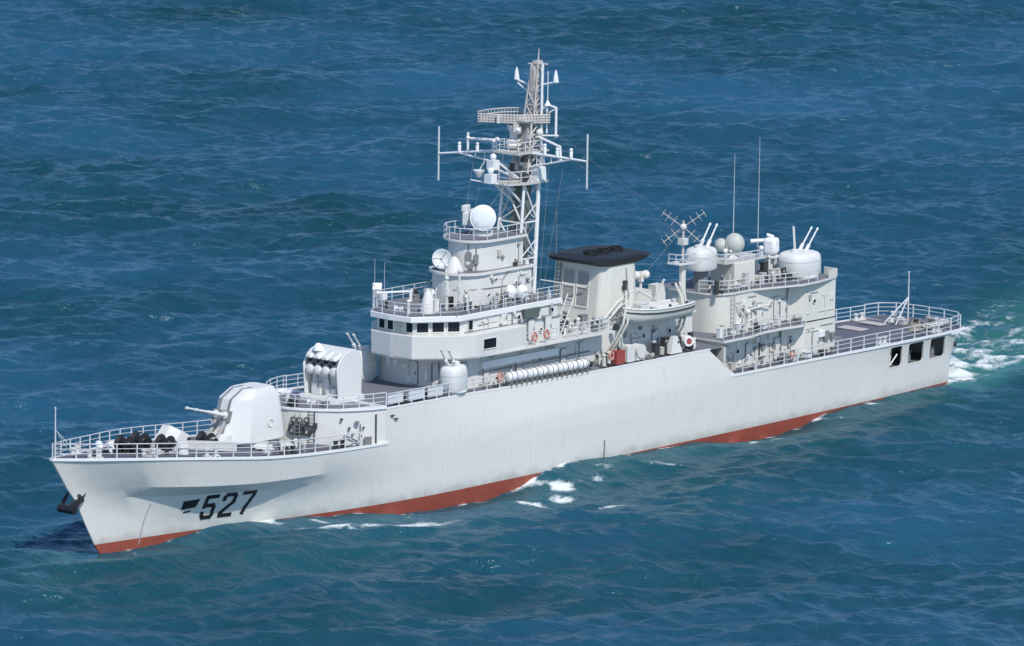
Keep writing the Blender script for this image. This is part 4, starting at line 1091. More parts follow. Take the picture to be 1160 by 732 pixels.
# ---- main mast
mt = MB(); mt.prism([(53.2, 0.62), (53.2, -0.62), (52.1, -0.62), (52.1, 0.62)], Z3, 22.0, 0, [(52.3, 0.5), (52.3, -0.5), (51.4, -0.5), (51.4, 0.5)])
mast = mt.build('lattice_mast', M_SHADE, S, smooth=0)
lb = [(53.9, 1.3), (53.9, -1.3), (51.9, -1.3), (51.9, 1.3)]
lt_ = [(52.9, 1.05), (52.9, -1.05), (51.2, -1.05), (51.2, 1.05)]
zl = [Z3, 16.2, 19.0, 22.0]
def leg_at(k, z):
    t = (z-Z3)/(22.0-Z3); return Vector((lb[k][0]*(1-t)+lt_[k][0]*t, lb[k][1]*(1-t)+lt_[k][1]*t, z))
for k in range(4):
    m = MB(); m.tube([leg_at(k, Z3), leg_at(k, 22.0)], 0.17 if k == 3 else 0.12, 8); m.build('mast_leg', W_WHITE, mast)
for a, b in zip(zl, zl[1:]):
    for k in range(4):
        j = (k+1) % 4
        m = MB(); m.tube([leg_at(k, a), leg_at(j, b)], 0.075, 6); m.tube([leg_at(k, b), leg_at(j, b)], 0.08, 6); m.tube([leg_at(j, a), leg_at(k, (a+b)/2)], 0.05, 6)
        m.build('lattice_brace', W_UP, mast)
def plat(poly, z, t, parent, name='mast_platform', mat=W_MAST):
    m = MB(); m.prism(poly, z, z+t); return m.build(name, mat, parent, smooth=0)
plat([(54.6, 0.9), (54.6, -1.2), (50.6, -1.2), (50.6, 1.6), (53.0, 1.6)], 22.0, 0.14, mast)
rail([(54.5, 0.9, 22.14), (54.5, -1.1, 22.14), (50.7, -1.1, 22.14), (50.7, 1.5, 22.14), (52.9, 1.5, 22.14), (54.5, 0.9, 22.14)], mast, 0.9, 2, 1.0)
m = MB(); m.bb(50.8, 51.8, 0.9, 1.5, 22.14, 23.2); m.build('equipment_cabinet', W_WHITE, mast, smooth=0, bevel=0.04)
# upper lattice
def tower(c0, c1, h0, h1, z0, z1, nseg, r, mat, name='upper_lattice'):
    m = MB(); cs = [(1, 1), (1, -1), (-1, -1), (-1, 1)]
    def q(k, t):
        h = h0+(h1-h0)*t; return Vector((c0[0]+(c1[0]-c0[0])*t+cs[k][0]*h, c0[1]+(c1[1]-c0[1])*t+cs[k][1]*h, z0+(z1-z0)*t))
    for k in range(4):
        m.tube([q(k, 0), q(k, 1)], r, 6)
        for s_ in range(nseg):
            a, b = s_/nseg, (s_+1)/nseg; j = (k+1) % 4
            m.tube([q(k, a), q(j, b)], r*0.7, 5); m.tube([q(j, a), q(k, b)], r*0.7, 5); m.tube([q(k, b), q(j, b)], r*0.8, 5)
    return m.build(name, mat, mast)
tower((51.5, 0), (51.0, 0), 0.85, 0.62, 22.1, 26.8, 4, 0.09, W_MAST)
tower((50.75, 0), (50.3, 0), 0.50, 0.32, 26.8, 31.0, 4, 0.07, W_PINK)
m = MB(); m.prism([(51.9, .4), (51.9, -.4), (51.1, -.4), (51.1, .4)], 22.1, 26.6); m.build('cable_trunk', M_LOUV, mast, smooth=0)
m = MB(); m.prism([(50.95, .22), (50.95, -.22), (50.5, -.22), (50.5, .22)], 26.6, 30.6); m.build('cable_trunk', W_PINK, mast, smooth=0)
plat([(53.9, 1.2), (53.9, -1.4), (50.2, -1.4), (50.2, 1.2)], 24.3, 0.12, mast)
plat([(52.6, 0.8), (52.6, -0.8), (50.0, -0.8), (50.0, 0.8)], 26.7, 0.12, mast)
rail([(53.8, 1.1, 24.42), (53.8, -1.3, 24.42), (50.3, -1.3, 24.42), (50.3, 1.1, 24.42), (53.8, 1.1, 24.42)], mast, 0.8, 2, 0.9)
rg = random.Random(4)
for i in range(46):
    x, y, z = rg.uniform(50.4, 52.9), rg.uniform(-1.1, 1.1), rg.uniform(22.2, 26.6)
    m = MB(); k = rg.random(); w = rg.uniform(0.12, 0.32)
    if k < .5: m.box((x, y, z), (w*1.6, w*1.4, w*2), rg.random())
    elif k < .8: m.cyl((x, y, z), w*0.7, w*2.4, 10)
    else: m.ball((x, y, z), w)
    m.build('mast_fitting', rg.choice([W_UP, W_MAST, M_MID, W_WHITE, W_PINK, M_DARK]), mast)
# bearing pedestals and lamps on the platform ends
for (x, y, z) in ((54.9, -0.4, 23.2), (55.4, -0.2, 22.2)):
    m = MB(); m.bb(x-.35, x+.35, y-.35, y+.35, z, z+0.7); m.ball((x, y, z+0.95), 0.26); m.tube([(x, y, z+.1), (52.6, y*0.5, z-0.8)], 0.09, 6); m.build('lamp_bracket', W_WHITE, mast)
m = MB(); m.tube([(54.6, -0.6, 22.1), (52.6, -0.2, 20.4)], 0.09, 6); m.tube([(54.6, 0.6, 22.1), (52.6, 0.6, 20.4)], 0.09, 6); m.tube([(54.8, -0.5, 24.0), (52.4, 0, 22.3)], 0.09, 6); m.build('platform_strut', W_WHITE, mast)
# yardarms with dipoles
def yard(tip, root, root2, half):
    m = MB(); tip = Vector(tip)
    m.tube([tip, root], 0.09, 6, r1=0.14); m.tube([tip+(Vector(root)-tip)*0.25, root2], 0.08, 6)
    for k in range(1, 6):
        t = 0.25+0.75*k/6; a = tip+(Vector(root)-tip)*t; b = tip+(Vector(root)-tip)*0.25; b = b+(Vector(root2)-b)*(k/6)
        m.tube([a, b], 0.04, 4)
    y = m.build('yardarm', W_WHITE, mast)
    q = MB(); q.tube([tip-Vector((0, 0, half)), tip+Vector((0, 0, half))], 0.075, 7); q.build('dipole_antenna', W_RAIL, y)
    for t, h in ((0.28, 0.55), (0.52, 0.45), (0.74, 0.6)):
        p = tip+(Vector(root)-tip)*t
        e = MB(); e.lathe([(0.12, 0), (0.14, h), (0.05, h+0.15)], p, n=8); e.ball(p+Vector((0, 0, h+0.15)), 0.14); e.build('yard_lamp', W_WHITE, y)
    return y
yard((52.4, -8.15, 23.35), (52.0, -0.9, 24.35), (52.2, -0.9, 23.1), 2.1)
yard((52.3, 6.8, 24.3), (52.0, 0.8, 24.3), (52.0, 0.8, 23.2), 2.1)
m = MB(); m.tube([(51.8, -2.7, 24.9), (51.9, -5.6, 24.75)], 0.11, 7); m.ball((51.8, -2.7, 24.95), 0.2); m.ball((51.9, -5.6, 24.8), 0.15); m.tube([(51.9, -5.6, 23.8), (51.9, -5.6, 25.2)], 0.1, 7); m.tube([(51.85, -3.2, 24.8), (51.9, -2.4, 24.0)], 0.05); m.build('esm_arm', W_WHITE, mast)
m = MB(); m.tube([(51.2, 0.9, 25.5), (51.6, 3.5, 25.0), (51.6, 3.6, 23.9)], 0.10, 6); m.build('side_frame', W_WHITE, mast)
m = MB(); m.lathe([(0.1, 0), (0.45, 0.5), (0.45, 0.6)], (52.4, -4.0, 21.9), n=10); m.tube([(52.4, -4.0, 22.4), (52.3, -3.4, 23.4)], 0.05); m.tube([(52.7, -4.6, 21.7), (52.4, -3.2, 21.6)], 0.06); m.build('navigation_lamp', W_WHITE, mast)
# upper yard
m = MB(); m.tube([(50.3, -2.15, 29.55), (50.5, -0.3, 29.2), (50.3, 2.1, 29.75)], 0.085, 6); m.tube([(50.4, -1.9, 29.3), (50.5, -0.3, 28.5)], 0.06, 5)
uy = m.build('upper_yard', W_WHITE, mast)
for y, z in ((-2.1, 29.55), (1.85, 29.7)):
    q = MB(); q.lathe([(0.22, 0), (0.2, 0.25), (0.1, 0.75), (0.03, 0.95)], (50.3, y, z), n=10); q.build('cone_antenna', W_WHITE, uy)
m = MB(); m.tube([(50.3, -0.9, 30.85), (50.3, 0.95, 31.0)], 0.09, 6); m.tube([(50.3, 0, 30.4), (50.15, 0, 32.1)], 0.10, 6, r1=0.03); m.bb(50.0, 50.6, -.25, .25, 30.6, 31.2); m.build('mast_head', W_MAST, mast)
# side bracket with drop aerials
m = MB(); m.tube([(50.6, 0.4, 27.3), (50.4, 1.2, 27.9), (50.2, 1.9, 27.7)], 0.085, 6); m.tube([(50.6, 0.4, 26.7), (50.2, 1.9, 27.7)], 0.06, 6); m.tube([(50.2, 1.85, 27.75), (50.2, 1.85, 25.4)], 0.10, 7); m.tube([(50.4, 1.1, 27.85), (50.4, 1.1, 25.7)], 0.07, 6); m.tube([(50.4, 1.15, 30.5), (50.4, 1.15, 27.9)], 0.035, 5); m.lathe([(0.26, 0), (0.05, 0.4)], (50.4, 1.15, 27.85), n=8); m.tube([(50.8, 0.6, 25.5), (50.3, 2.2, 25.6)], 0.08, 6); m.build('side_bracket', W_WHITE, mast)
m = MB(); m.tube([(50.9, 0.95, 22.2), (50.6, 0.75, 31.0)], 0.10, 6); m.build('halyard_post', W_WHITE, mast)
# air-search radar: curved lattice reflector
def radar():
    c = Vector((52.3, -0.6, 26.95)); rgt = Vector((-math.sin(0.70), math.cos(0.70), 0)); fwd = Vector((math.cos(0.70), math.sin(0.70), 0)); upv = Vector((0, 0, 1))
    b = MB(); b.tube([c-upv*0.6, c-upv*1.1], 0.55, 12, r1=0.4); b.lathe([(0.5, 0), (0.62, 0.15), (0.4, 0.3), (0.55, 0.5), (0.3, 0.7)], c-upv*2.3, n=14); b.tube([c-upv*2.4-fwd*0.0, c-upv*0.3], 0.3, 8)
    t = b.build('search_radar', W_UP, mast)
    f = MB(); N_ = 22; h = 0.62
    P = []
    for i in range(N_+1):
        u = -1+2*i/N_; P.append((u, c + rgt*(u*2.75) - fwd*(2.3*(1-u*u)) ))
    for zz in (-h/2, 0, h/2):
        f.tube([p+upv*(zz+0.08) for u, p in P], 0.055, 5)
    for u, p in P: f.tube([p+upv*(-h/2+.08), p+upv*(h/2+.08)], 0.035, 4)
    tips = (P[0][1], P[-1][1])
    for zz in (-0.38, -0.2, 0.0, 0.2):
        f.tube([tips[0]+upv*zz, c+fwd*0.55+upv*zz, tips[1]+upv*zz], 0.07, 5)
    for i in range(1, 24):
        t_ = i/24; mid = c+fwd*0.55
        p = tips[0]+(mid-tips[0])*(t_*2) if t_ < .5 else mid+(tips[1]-mid)*(t_*2-1)
        f.tube([p-upv*0.36, p+upv*0.2], 0.085, 4)
        j = P[int(round(t_*N_))][1]
        if i % 3 == 0: f.tube([p-upv*0.3, j-upv*0.1], 0.03, 4)
    f.build('reflector', W_PINK, t)
    g = MB(); g.tube([c+fwd*0.57-rgt*1.2-upv*.4, c+fwd*0.57-rgt*1.2+upv*.26], 0.14, 6); g.build('feed_box', W_UP, t)
radar()

# ---- funnel, boat deck
bd = MB(); bd.prism([(34.6, 3.0), (46.4, 3.3), (46.4, -3.3), (34.6, -3.0)], 7.5, 10.1)
boathouse = bd.build('boat_deckhouse', W_UP, S, smooth=0)
m = MB(); m.prism([(34.4, 3.25), (47.2, 3.5), (47.2, -3.5), (34.4, -3.25)], 10.1, 10.24); m.build('boat_deck', W_UP, boathouse, smooth=0)
for x in (36.2, 39.4, 42.0): door((x, 3.14, 8.5), (0.02, 1, 0), boathouse, 0.7, 1.6)
for x in (37.6, 40.8, 43.6): porthole((x, 3.14, 9.0), (0.02, 1, 0), boathouse)
fn = MB()
fb = [(45.6, 2.3), (44.9, 2.95), (41.6, 2.95), (40.7, 2.3), (40.7, -2.3), (41.6, -2.95), (44.9, -2.95), (45.6, -2.3)]
ft = [(45.1, 2.2), (44.5, 2.75), (41.6, 2.75), (40.8, 2.2), (40.8, -2.2), (41.6, -2.75), (44.5, -2.75), (45.1, -2.2)]
fn.prism(fb, 10.2, 15.0, 0, ft)
funnel = fn.build('funnel', W_FUN, S, smooth=0, bevel=0.18)
cpm = MB()
c0 = [(45.2, 2.3), (44.6, 2.85), (41.4, 2.85), (40.6, 2.2), (40.6, -2.2), (41.4, -2.85), (44.6, -2.85), (45.2, -2.3)]
c1 = [(46.0, 2.4), (45.1, 3.1), (40.4, 3.1), (38.9, 2.2), (38.9, -2.2), (40.4, -3.1), (45.1, -3.1), (46.0, -2.4)]
c2 = [(44.8, 2.1), (44.2, 2.6), (40.6, 2.6), (39.6, 1.9), (39.6, -1.9), (40.6, -2.6), (44.2, -2.6), (44.8, -2.1)]
cpm.loft([[(x, y, 14.85) for x, y in c0], [(x, y, 15.18) for x, y in c1], [(x, y, 15.28) for x, y in c1], [(x, y, 15.44) for x, y in c2]])
cpm.build('funnel_cap', M_BLACK, funnel, smooth=0)
for i in range(3):
    m = MB(); m.lathe([(0.6, 0), (0.6, 0.28), (0.5, 0.28), (0.5, 0.1)], (43.6-1.5*i, 0.0, 15.38), n=16); m.build('exhaust_pipe', M_BLACK, funnel)
def front_pt(y, z, off=0.03):
    t = (z-10.2)/4.8; return Vector((45.6-0.5*t+off, y, z))
for (y0, y1) in ((-1.35, -0.15), (0.1, 1.3)):
    for (z0, z1) in ((11.55, 13.05), (13.2, 14.3)):
        m = MB(); m.loft([[front_pt(y0, z0, 0), front_pt(y1, z0, 0), front_pt(y1, z1, 0), front_pt(y0, z1, 0)], [front_pt(y0, z0), front_pt(y1, z0), front_pt(y1, z1), front_pt(y0, z1)]])
        nb_ = 9
        for k in range(nb_):
            z = z0+(z1-z0)*(k+.5)/nb_; m.loft([[front_pt(y0, z-.05, .03), front_pt(y1, z-.05, .03), front_pt(y1, z+.05, .03), front_pt(y0, z+.05, .03)], [front_pt(y0, z-.05, .05), front_pt(y1, z-.05, .05), front_pt(y1, z+.02, .04), front_pt(y0, z+.02, .04)]])
        m.build('louvre', M_LOUV, funnel, smooth=0)
        e = MB(); e.tube([front_pt(y0, z0, .04), front_pt(y1, z0, .04), front_pt(y1, z1, .04), front_pt(y0, z1, .04), front_pt(y0, z0, .04)], 0.06, 4); e.build('louvre_frame', W_FUN, funnel, smooth=0)
ladder(front_pt(-1.75, 11.2, .15), front_pt(-1.75, 14.8, .15), 0.42, funnel, 12, (0, 1, 0), M_DARK)
pipe([(46.5, -2.6, 13.4), (45.6, 1.2, 13.2)], funnel, 0.05, W_UP, 'stay_bar')
for (x, z) in ((42.9, 13.4), (43.0, 13.0)):
    m = MB(); m.box((x, 2.95, z), (0.3, 0.25, 0.35)); m.build('siren', M_DARK, funnel, smooth=0)
pipe([(42.7, 2.92, 14.6), (42.6, 2.95, 13.6), (42.5, 3.0, 12.2)], funnel, 0.05, W_MAST)
m = MB(); m.tube([(45.4, -2.0, 15.3), (45.4, -2.0, 18.8)], 0.035, 5, r1=0.02); m.build('whip_antenna', M_MID, funnel)
# clutter round the funnel foot and boat deck
greebles(46.4, 51.2, 1.2, 4.5, 10.3, 30, 41, S, hmax=1.1, mats=[W_UP, W_MAST, M_MID, M_DARK])
ladder((51.6, 3.4, 10.3), (49.9, 3.4, 13.4), 0.7, S, 10, (0, 1, 0), W_UP, 0.05)
greebles(46.5, 50.5, -1.0, 3.0, 10.4, 8, 42, S, hmax=1.4)
locker(37.6, 40.0, -0.6, 1.3, 10.24, 12.0, S, W_FUN, 'deck_locker')
locker(36.0, 37.2, 0.6, 1.4, 10.24, 12.3, S, W_UP, 'deck_locker')
m = MB(); m.ball((37.3, -0.6, 12.9), 0.35); m.ball((36.6, -0.2, 12.95), 0.35); m.tube([(36.95, -0.4, 10.2), (36.95, -0.4, 12.9)], 0.12, 8); m.bb(36.8, 37.1, -.6, -.2, 12.4, 13.2); m.build('searchlight', M_CANVAS, S)
rail([(46.9, 3.4, 10.24), (40.0, 3.3, 10.24)], boathouse, 0.95, 3, 1.3)
# davits for the boat
def davit(x, lean):
    m = MB()
    for dx in (0, 0.5):
        m.tube([(x+dx, 3.3, 8.2), (x+dx+lean*.2, 4.1, 9.4), (x+dx+lean*.5, 4.6, 10.6), (x+dx+lean*.9, 4.6, 12.0), (x+dx+lean*1.3, 4.2, 13.0)], 0.10, 6)
    m.tube([(x, 3.3, 8.2), (x+.5, 3.3, 8.2)], 0.09, 6); m.bb(x-.1, x+.6, 3.0, 3.6, 7.6, 8.3)
    t = m.build('boat_davit', W_FUN, S)
    w = MB(); w.tube([(x+lean*1.3+.25, 4.25, 12.9), (x+lean*.8+.25, 4.3, 11.5)], 0.03, 4); w.build('davit_fall', M_ROPE, t)
    k = MB(); k.lathe([(0.28, 0), (0.28, 0.25)], (x+0.2, 3.9, 10.3), (0, 1, 0), 12); k.build('davit_sheave', M_DARK, t)
davit(45.0, -0.9); davit(37.0, 0.6)
m = MB(); m.tube([(46.6, 3.6, 10.7), (45.2, 4.0, 12.2), (43.2, 4.0, 13.0)], 0.12, 6); m.tube([(46.5, 3.8, 10.5), (44.0, 4.0, 12.4)], 0.07, 6); m.tube([(46.6, 3.6, 10.2), (46.6, 3.6, 10.8)], 0.2, 8); m.build('boat_crane', W_FUN, S)
m = MB(); m.tube([(39.5, 2.4, 10.3), (38.9, 3.6, 13.3)], 0.10, 6); m.tube([(36.5, 3.0, 10.3), (41.0, 2.6, 12.6)], 0.09, 6); m.build('boat_boom', W_UP, S)
# fittings below the boat, on the raised deck edge
locker(45.2, 46.2, 4.4, 5.0, 7.6, 8.6, S, M_FRED, 'fire_locker')
m = MB(); m.bb(44.0, 44.9, 4.3, 5.0, 7.6, 8.9); m.tube([(44.9, 4.6, 7.7), (45.6, 4.9, 9.8)], 0.08); m.build('deck_winch', W_UP, S, smooth=0, bevel=0.05)
m = MB(); m.lathe([(0.55, 0), (0.55, 0.7)], (43.2, 4.3, 8.3), (0, 1, 0), 16); m.bb(42.7, 43.7, 4.35, 4.9, 7.6, 8.1); m.build('hose_reel', W_UP, S)
m = MB(); m.loft([[(39.6, 4.3, 7.6), (38.2, 4.3, 7.6), (38.2, 5.0, 7.6), (39.6, 5.0, 7.6)], [(39.1, 4.5, 8.9), (38.6, 4.5, 8.9), (38.6, 4.8, 8.9), (39.1, 4.8, 8.9)]]); m.build('skylight', W_UP, S, smooth=0)
m = MB(); m.lathe([(0.46, 0), (0.46, 0.75), (0.40, 0.9)], (37.0, 4.1, 8.25), (0.35, 0.9, 0.1), 20); m.build('rope_reel', W_WHITE, S)
m = MB(); m.lathe([(0.24, 0.9), (0.24, 0.93)], (37.0, 4.1, 8.25), (0.35, 0.9, 0.1), 20); m.build('reel_face', M_FRED, S)
greebles(35.2, 47.5, 3.4, 4.9, 7.62, 44, 51, S, hmax=1.1, mats=[W_UP, W_MAST, M_MID, M_DARK, M_DARK])
greebles(48.0, 61.0, 3.9, 4.6, 7.62, 18, 52, S, hmax=0.6)

# ---- after superstructure
h1 = MB(); h1.prism([(33.2, 3.6), (22.6, 3.6), (21.6, 4.05), (17.6, 4.05), (17.6, -4.05), (21.6, -4.05), (22.6, -3.6), (33.2, -3.6)], 4.8, 7.7)
ah1 = h1.build('after_deckhouse', W_FUN, S, smooth=0)
edge = [(33.4, 5.3), (30.0, 5.28), (28.8, 5.0), (27.5, 4.75), (25.0, 4.75), (23.0, 5.0), (22.0, 4.6), (21.55, 4.1)]
m = MB(); m.prism(edge + [(x, -y) for x, y in edge[::-1]], 7.72, 7.9); m.build('middle_deck', W_UP, ah1, smooth=0)
m = MB(); m.prism([(x, y*0.985) for x, y in edge] + [(x, -y*0.985) for x, y in edge[::-1]], 7.902, 7.915); m.build('middle_planking', M_DECK2, ah1, smooth=0)
h2 = MB()
fr = [(29.6+1.9*math.sin(a), 1.3+1.9*math.cos(a)) for a in np.linspace(0, PI/2, 7)]
fr2 = [(x, -y) for x, y in fr[::-1]]
h2.prism([(17.62, 4.03), (21.6, 4.03), (22.4, 3.2)] + fr + fr2 + [(22.4, -3.2), (21.6, -4.03), (17.62, -4.03)], 7.85, 10.95)
ah2 = h2.build('gun_deckhouse', W_FUN, S, smooth=30)
e2 = [(17.55, 4.08), (20.6, 4.6), (22.6, 4.7), (24.8, 4.05), (27.4, 3.3)] + [(29.6+2.1*math.sin(a), 1.3+2.05*math.cos(a)) for a in np.linspace(0.1, PI/2, 6)]
m = MB(); m.prism(e2 + [(x, -y) for x, y in e2[::-1]], 10.97, 11.12); m.build('gun_deck', W_UP, ah2, smooth=0)
m = MB(); m.prism([(x, y*0.985) for x, y in e2] + [(x, -y*0.985) for x, y in e2[::-1]], 11.122, 11.135); m.build('gun_deck_planking', M_DECK2, ah2, smooth=0)
# solid bulwark at the after corner
m = MB(); m.prism([(17.5, 4.1), (18.9, 4.33), (18.9, 4.25), (17.58, 4.02)], 11.1, 11.75); m.prism([(17.5, 4.1), (17.58, 4.1), (17.58, 2.8), (17.5, 2.8)], 11.1, 11.75); m.build('corner_bulwark', W_FUN, ah2, smooth=0)
rail([(x, y*0.975, 11.13) for x, y in e2[1:]], ah2, 0.95, 3, 1.2)
rail([(x, y*0.98, 7.91) for x, y in edge[:6]], ah1, 0.95, 3, 1.3)
# wall fittings
door((20.2, 4.07, 6.0), (0, 1, 0), ah1); door((24.6, 3.62, 6.0), (0, 1, 0), ah1); door((28.2, 3.62, 6.0), (0, 1, 0), ah1); door((31.2, 3.62, 6.1), (0, 1, 0), ah1)
door((26.4, 3.22, 8.95), (0, 1, 0), ah2); door((23.4, 3.22, 8.95), (0, 1, 0), ah2)
for (x, z) in ((29.6, 6.4), (26.6, 6.5), (22.9, 6.4), (32.2, 6.3)): porthole((x, 3.62, z), (0, 1, 0), ah1)
for (x, z) in ((25.0, 9.6), (28.6, 9.5), (20.4, 9.4)): porthole((x, 3.22 if x > 22 else 4.05, z), (0, 1, 0), ah2)
for (x, z, w, h) in ((27.0, 6.8, .3, .5), (26.3, 6.2, .35, .4), (25.5, 6.9, .3, .8), (24.9, 6.0, .3, .5), (19.2, 6.4, .7, .5), (18.6, 6.1, .6, .7), (17.9, 6.0, .4, .6)):
    m = MB(); m.bb(x, x+w, 3.6 if x > 22 else 4.05, 3.8 if x > 22 else 4.3, z, z+h); m.build('wall_cabinet', random.choice([M_MID, W_UP, M_DARK, W_WHITE]), ah1, smooth=0, bevel=0.02)
m = MB(); m.tube([(28.2, 3.3, 8.0), (28.2, 3.3, 9.5), (25.4, 3.6, 9.7)], 0.07, 6); m.tube([(28.2, 3.3, 9.5), (29.6, 3.5, 10.3)], 0.05, 6); m.tube([(30.0, 3.4, 8.3), (27.0, 3.6, 8.9)], 0.06, 6); m.tube([(29.4, 3.4, 9.9), (28.4, 3.7, 8.6)], 0.06, 6); m.ball((28.2, 3.5, 9.4), 0.25); m.build('loading_crane', W_UP, ah2)
ladder((29.9, 3.45, 8.0), (29.9, 3.35, 11.0), 0.4, ah2, 9, (1, 0, 0), W_PINK)
pipe([(23.0, 3.3, 7.95), (23.0, 3.3, 9.9), (22.8, 3.3, 10.9)], ah2, 0.07, M_MID); pipe([(26.9, 3.7, 5.2), (26.9, 3.7, 7.6)], ah1, 0.06, M_DARK); pipe([(24.2, 3.7, 5.2), (24.2, 3.7, 7.6)], ah1, 0.08, M_MID)
greebles(27.6, 32.6, 3.4, 4.6, 7.92, 18, 61, ah1, hmax=0.9); greebles(22.2, 27.5, 3.4, 4.4, 7.92, 10, 62, ah1, hmax=0.6)
greebles(22.5, 33.0, 3.9, 4.9, 5.0, 18, 63, S, hmax=0.8, mats=[M_MID, M_DARK, W_UP, W_PINK]); greebles(18.0, 22.0, 4.3, 4.9, 5.0, 5, 64, S, hmax=0.6)
greebles(21.6, 31.6, 1.2, 3.2, 11.13, 44, 65, ah2, hmax=1.2, mats=[W_UP, W_MAST, M_MID, M_DARK, W_PINK]); greebles(22.0, 27.0, -3.0, 1.2, 11.13, 12, 66, ah2, hmax=1.6)
# director block amid the gun deck with its platform
m = MB(); m.prism([(28.0, 1.9), (25.4, 1.9), (25.4, -0.6), (28.0, -0.6)], 11.12, 13.05); blk = m.build('director_block', W_FUN, S, smooth=0, bevel=0.05)
m = MB(); m.prism([(29.0, 1.7), (24.0, 1.9), (23.4, 0.6), (23.6, -1.4), (29.0, -1.4)], 13.05, 13.18); m.build('director_platform', W_MAST, blk, smooth=0)
rail([(28.9, -1.3, 13.18), (28.9, 1.6, 13.18), (24.1, 1.8, 13.18), (23.5, 0.6, 13.18)], blk, 0.6, 2, 1.0)
for (x, y, h) in ((28.6, 1.4, 0.9), (24.4, 1.7, 0.7), (29.0, 0.2, 1.0)):
    m = MB(); m.tube([(x, y, 13.15), (x, y, 13.15+h)], 0.06, 6); m.ball((x, y, 13.2+h), 0.2); m.build('deck_lamp', W_WHITE, blk)
m = MB(); m.lathe([(0.6, 0), (0.5, 0.3), (0.5, 0.45)], (26.6, 0.3, 13.18), n=14); ad_ = m.build('after_director', W_GUN, S)
m = MB(); m.ball((26.4, 0.55, 14.35), 0.82, n=18, sz=1.05); m.ball((27.0, -0.35, 14.2), 0.55, n=12); m.build('director_head', M_MESH, ad_)
m = MB(); m.torus((26.7, 0.75, 14.3), 0.6, 0.08, (0.7, 0.7, 0.1), 16, 6); m.tube([(26.4, 0.3, 13.2), (27.3, 0.9, 13.9)], 0.1, 6); m.build('yoke', W_UP, ad_)
# white box launcher (decoy) on a post near the after gun
m = MB(); m.tube([(21.6, 0.3, 11.1), (21.6, 0.3, 13.0)], 0.3, 10); m.bb(21.0, 22.2, -0.4, 1.0, 12.7, 12.85); dl = m.build('optical_director', W_UP, S)
m = MB(); m.box((21.5, 0.4, 13.6), (1.2, 1.1, 1.35), 0.3); m.build('director_head', W_WHITE, dl, bevel=0.25)
m = MB(); m.tube([(21.6, 0.2, 14.05), (22.8, -0.7, 14.0)], 0.16, 8); m.tube([(21.2, 0.4, 14.3), (21.6, 0.0, 14.5)], 0.12, 8); m.build('sight_arm', W_WHITE, dl)
m = MB(); m.box((20.6, -0.2, 11.95), (1.0, 0.5, 1.7), 0.3); m.build('deck_locker', W_UP, S)
for (x, y, z) in ((22.6, 1.1, 12.9), (23.6, 0.6, 12.6)):
    m = MB(); m.tube([(x, y, 11.1), (x, y, z)], 0.1); m.ball((x, y, z), 0.15); m.build('sensor_post', W_UP, S)
for (x, y, z0, z1) in ((25.9, 0.0, 14.8, 21.5), (21.6, -0.9, 11.1, 22.3)):
    m = MB(); m.tube([(x, y, z0), (x, y, z0+(z1-z0)*.5), (x, y, z1)], 0.04, 6, r1=0.014); m.build('whip_antenna', W_RAIL, S)
m = MB(); m.tube([(19.2, 1.0, 13.2), (19.3, 0.9, 15.0)], 0.10, 8); m.build('signal_post', W_UP, S)
# after mast with crossed aerials
m = MB(); m.tube([(35.8, 2.9, 8.9), (35.8, 2.9, 14.2)], 0.30, 12, r1=0.26); am = m.build('after_mast', W_FUN, S)
m = MB(); m.tube([(35.8, 2.9, 14.2), (35.8, 2.9, 17.5)], 0.13, 8, r1=0.09); m.build('topmast', W_PINK, am)
plat([(36.9, 3.5), (34.9, 3.6), (34.9, 2.2), (36.9, 2.2)], 14.1, 0.1, am, 'mast_platform', W_UP)
rail([(36.8, 2.3, 14.2), (36.8, 3.4, 14.2), (35.0, 3.5, 14.2)], am, 0.7, 2, 0.8)
c = Vector((35.8, 2.9, 17.0)); ux = Vector((-0.62, 0.78, 0)); uz = Vector((0, 0, 1)); fwv = Vector((0.78, 0.62, 0))
for (s1, s2) in ((1, 0.85), (-1, 0.8), (0.9, -0.9), (-0.95, -0.9)):
    m = MB(); e = c+ux*(s1*1.6)+uz*(s2*1.35)
    m.tube([c, e], 0.035, 5)
    dvec = (e-c).normalized(); pn = (dvec.cross(fwv)).normalized()
    for t in (0.45, 0.75, 1.0):
        p = c+(e-c)*t
        m.tube([p-fwv*0.55, p+fwv*0.55], 0.028, 4)
        m.tube([p-pn*0.45*(1.2-t*.4), p+pn*0.45*(1.2-t*.4)], 0.025, 4)
    m.build('crossed_aerial', W_PINK, am)
m = MB(); m.ball(c, 0.28); m.bb(35.5, 36.1, 2.6, 3.2, 15.6, 16.1); m.ball((35.9, 3.0, 15.9), 0.22); m.build('aerial_hub', W_UP, am)

# ---- quarterdeck fittings and rails
for sgn in (1, -1):
    pts = [(x, sgn*(float(yd(x))-0.10), float(zd(x))+0.05) for x in np.linspace(31.0, 2.6, 14)]
    rail(pts, S, 1.05, 3, 1.75, posts_as_parts=(sgn == 1), pr=0.055)
ap = [(2.6, 4.5), (1.3, 4.38), (0.45, 4.1), (0.0, 3.5), (-0.3, 1.8), (-0.35, 0), (-0.3, -1.8), (0.0, -3.5), (0.45, -4.1), (1.3, -4.38), (2.6, -4.5)]
rail([(x, y, 4.87) for x, y in ap], S, 1.05, 3, 1.7, posts_as_parts=True, pr=0.06)
m = MB(); m.tube([(1.6, -0.7, 4.9), (1.6, -0.7, 9.0)], 0.075, 8, r1=0.045); m.tube([(1.6, -0.7, 6.9), (4.2, -1.2, 4.95)], 0.06, 6); m.tube([(1.6, -0.7, 6.9), (4.2, 0.0, 4.95)], 0.06, 6); m.ball((1.6, -0.7, 9.0), 0.08); m.build('flagstaff', W_RAIL, S)
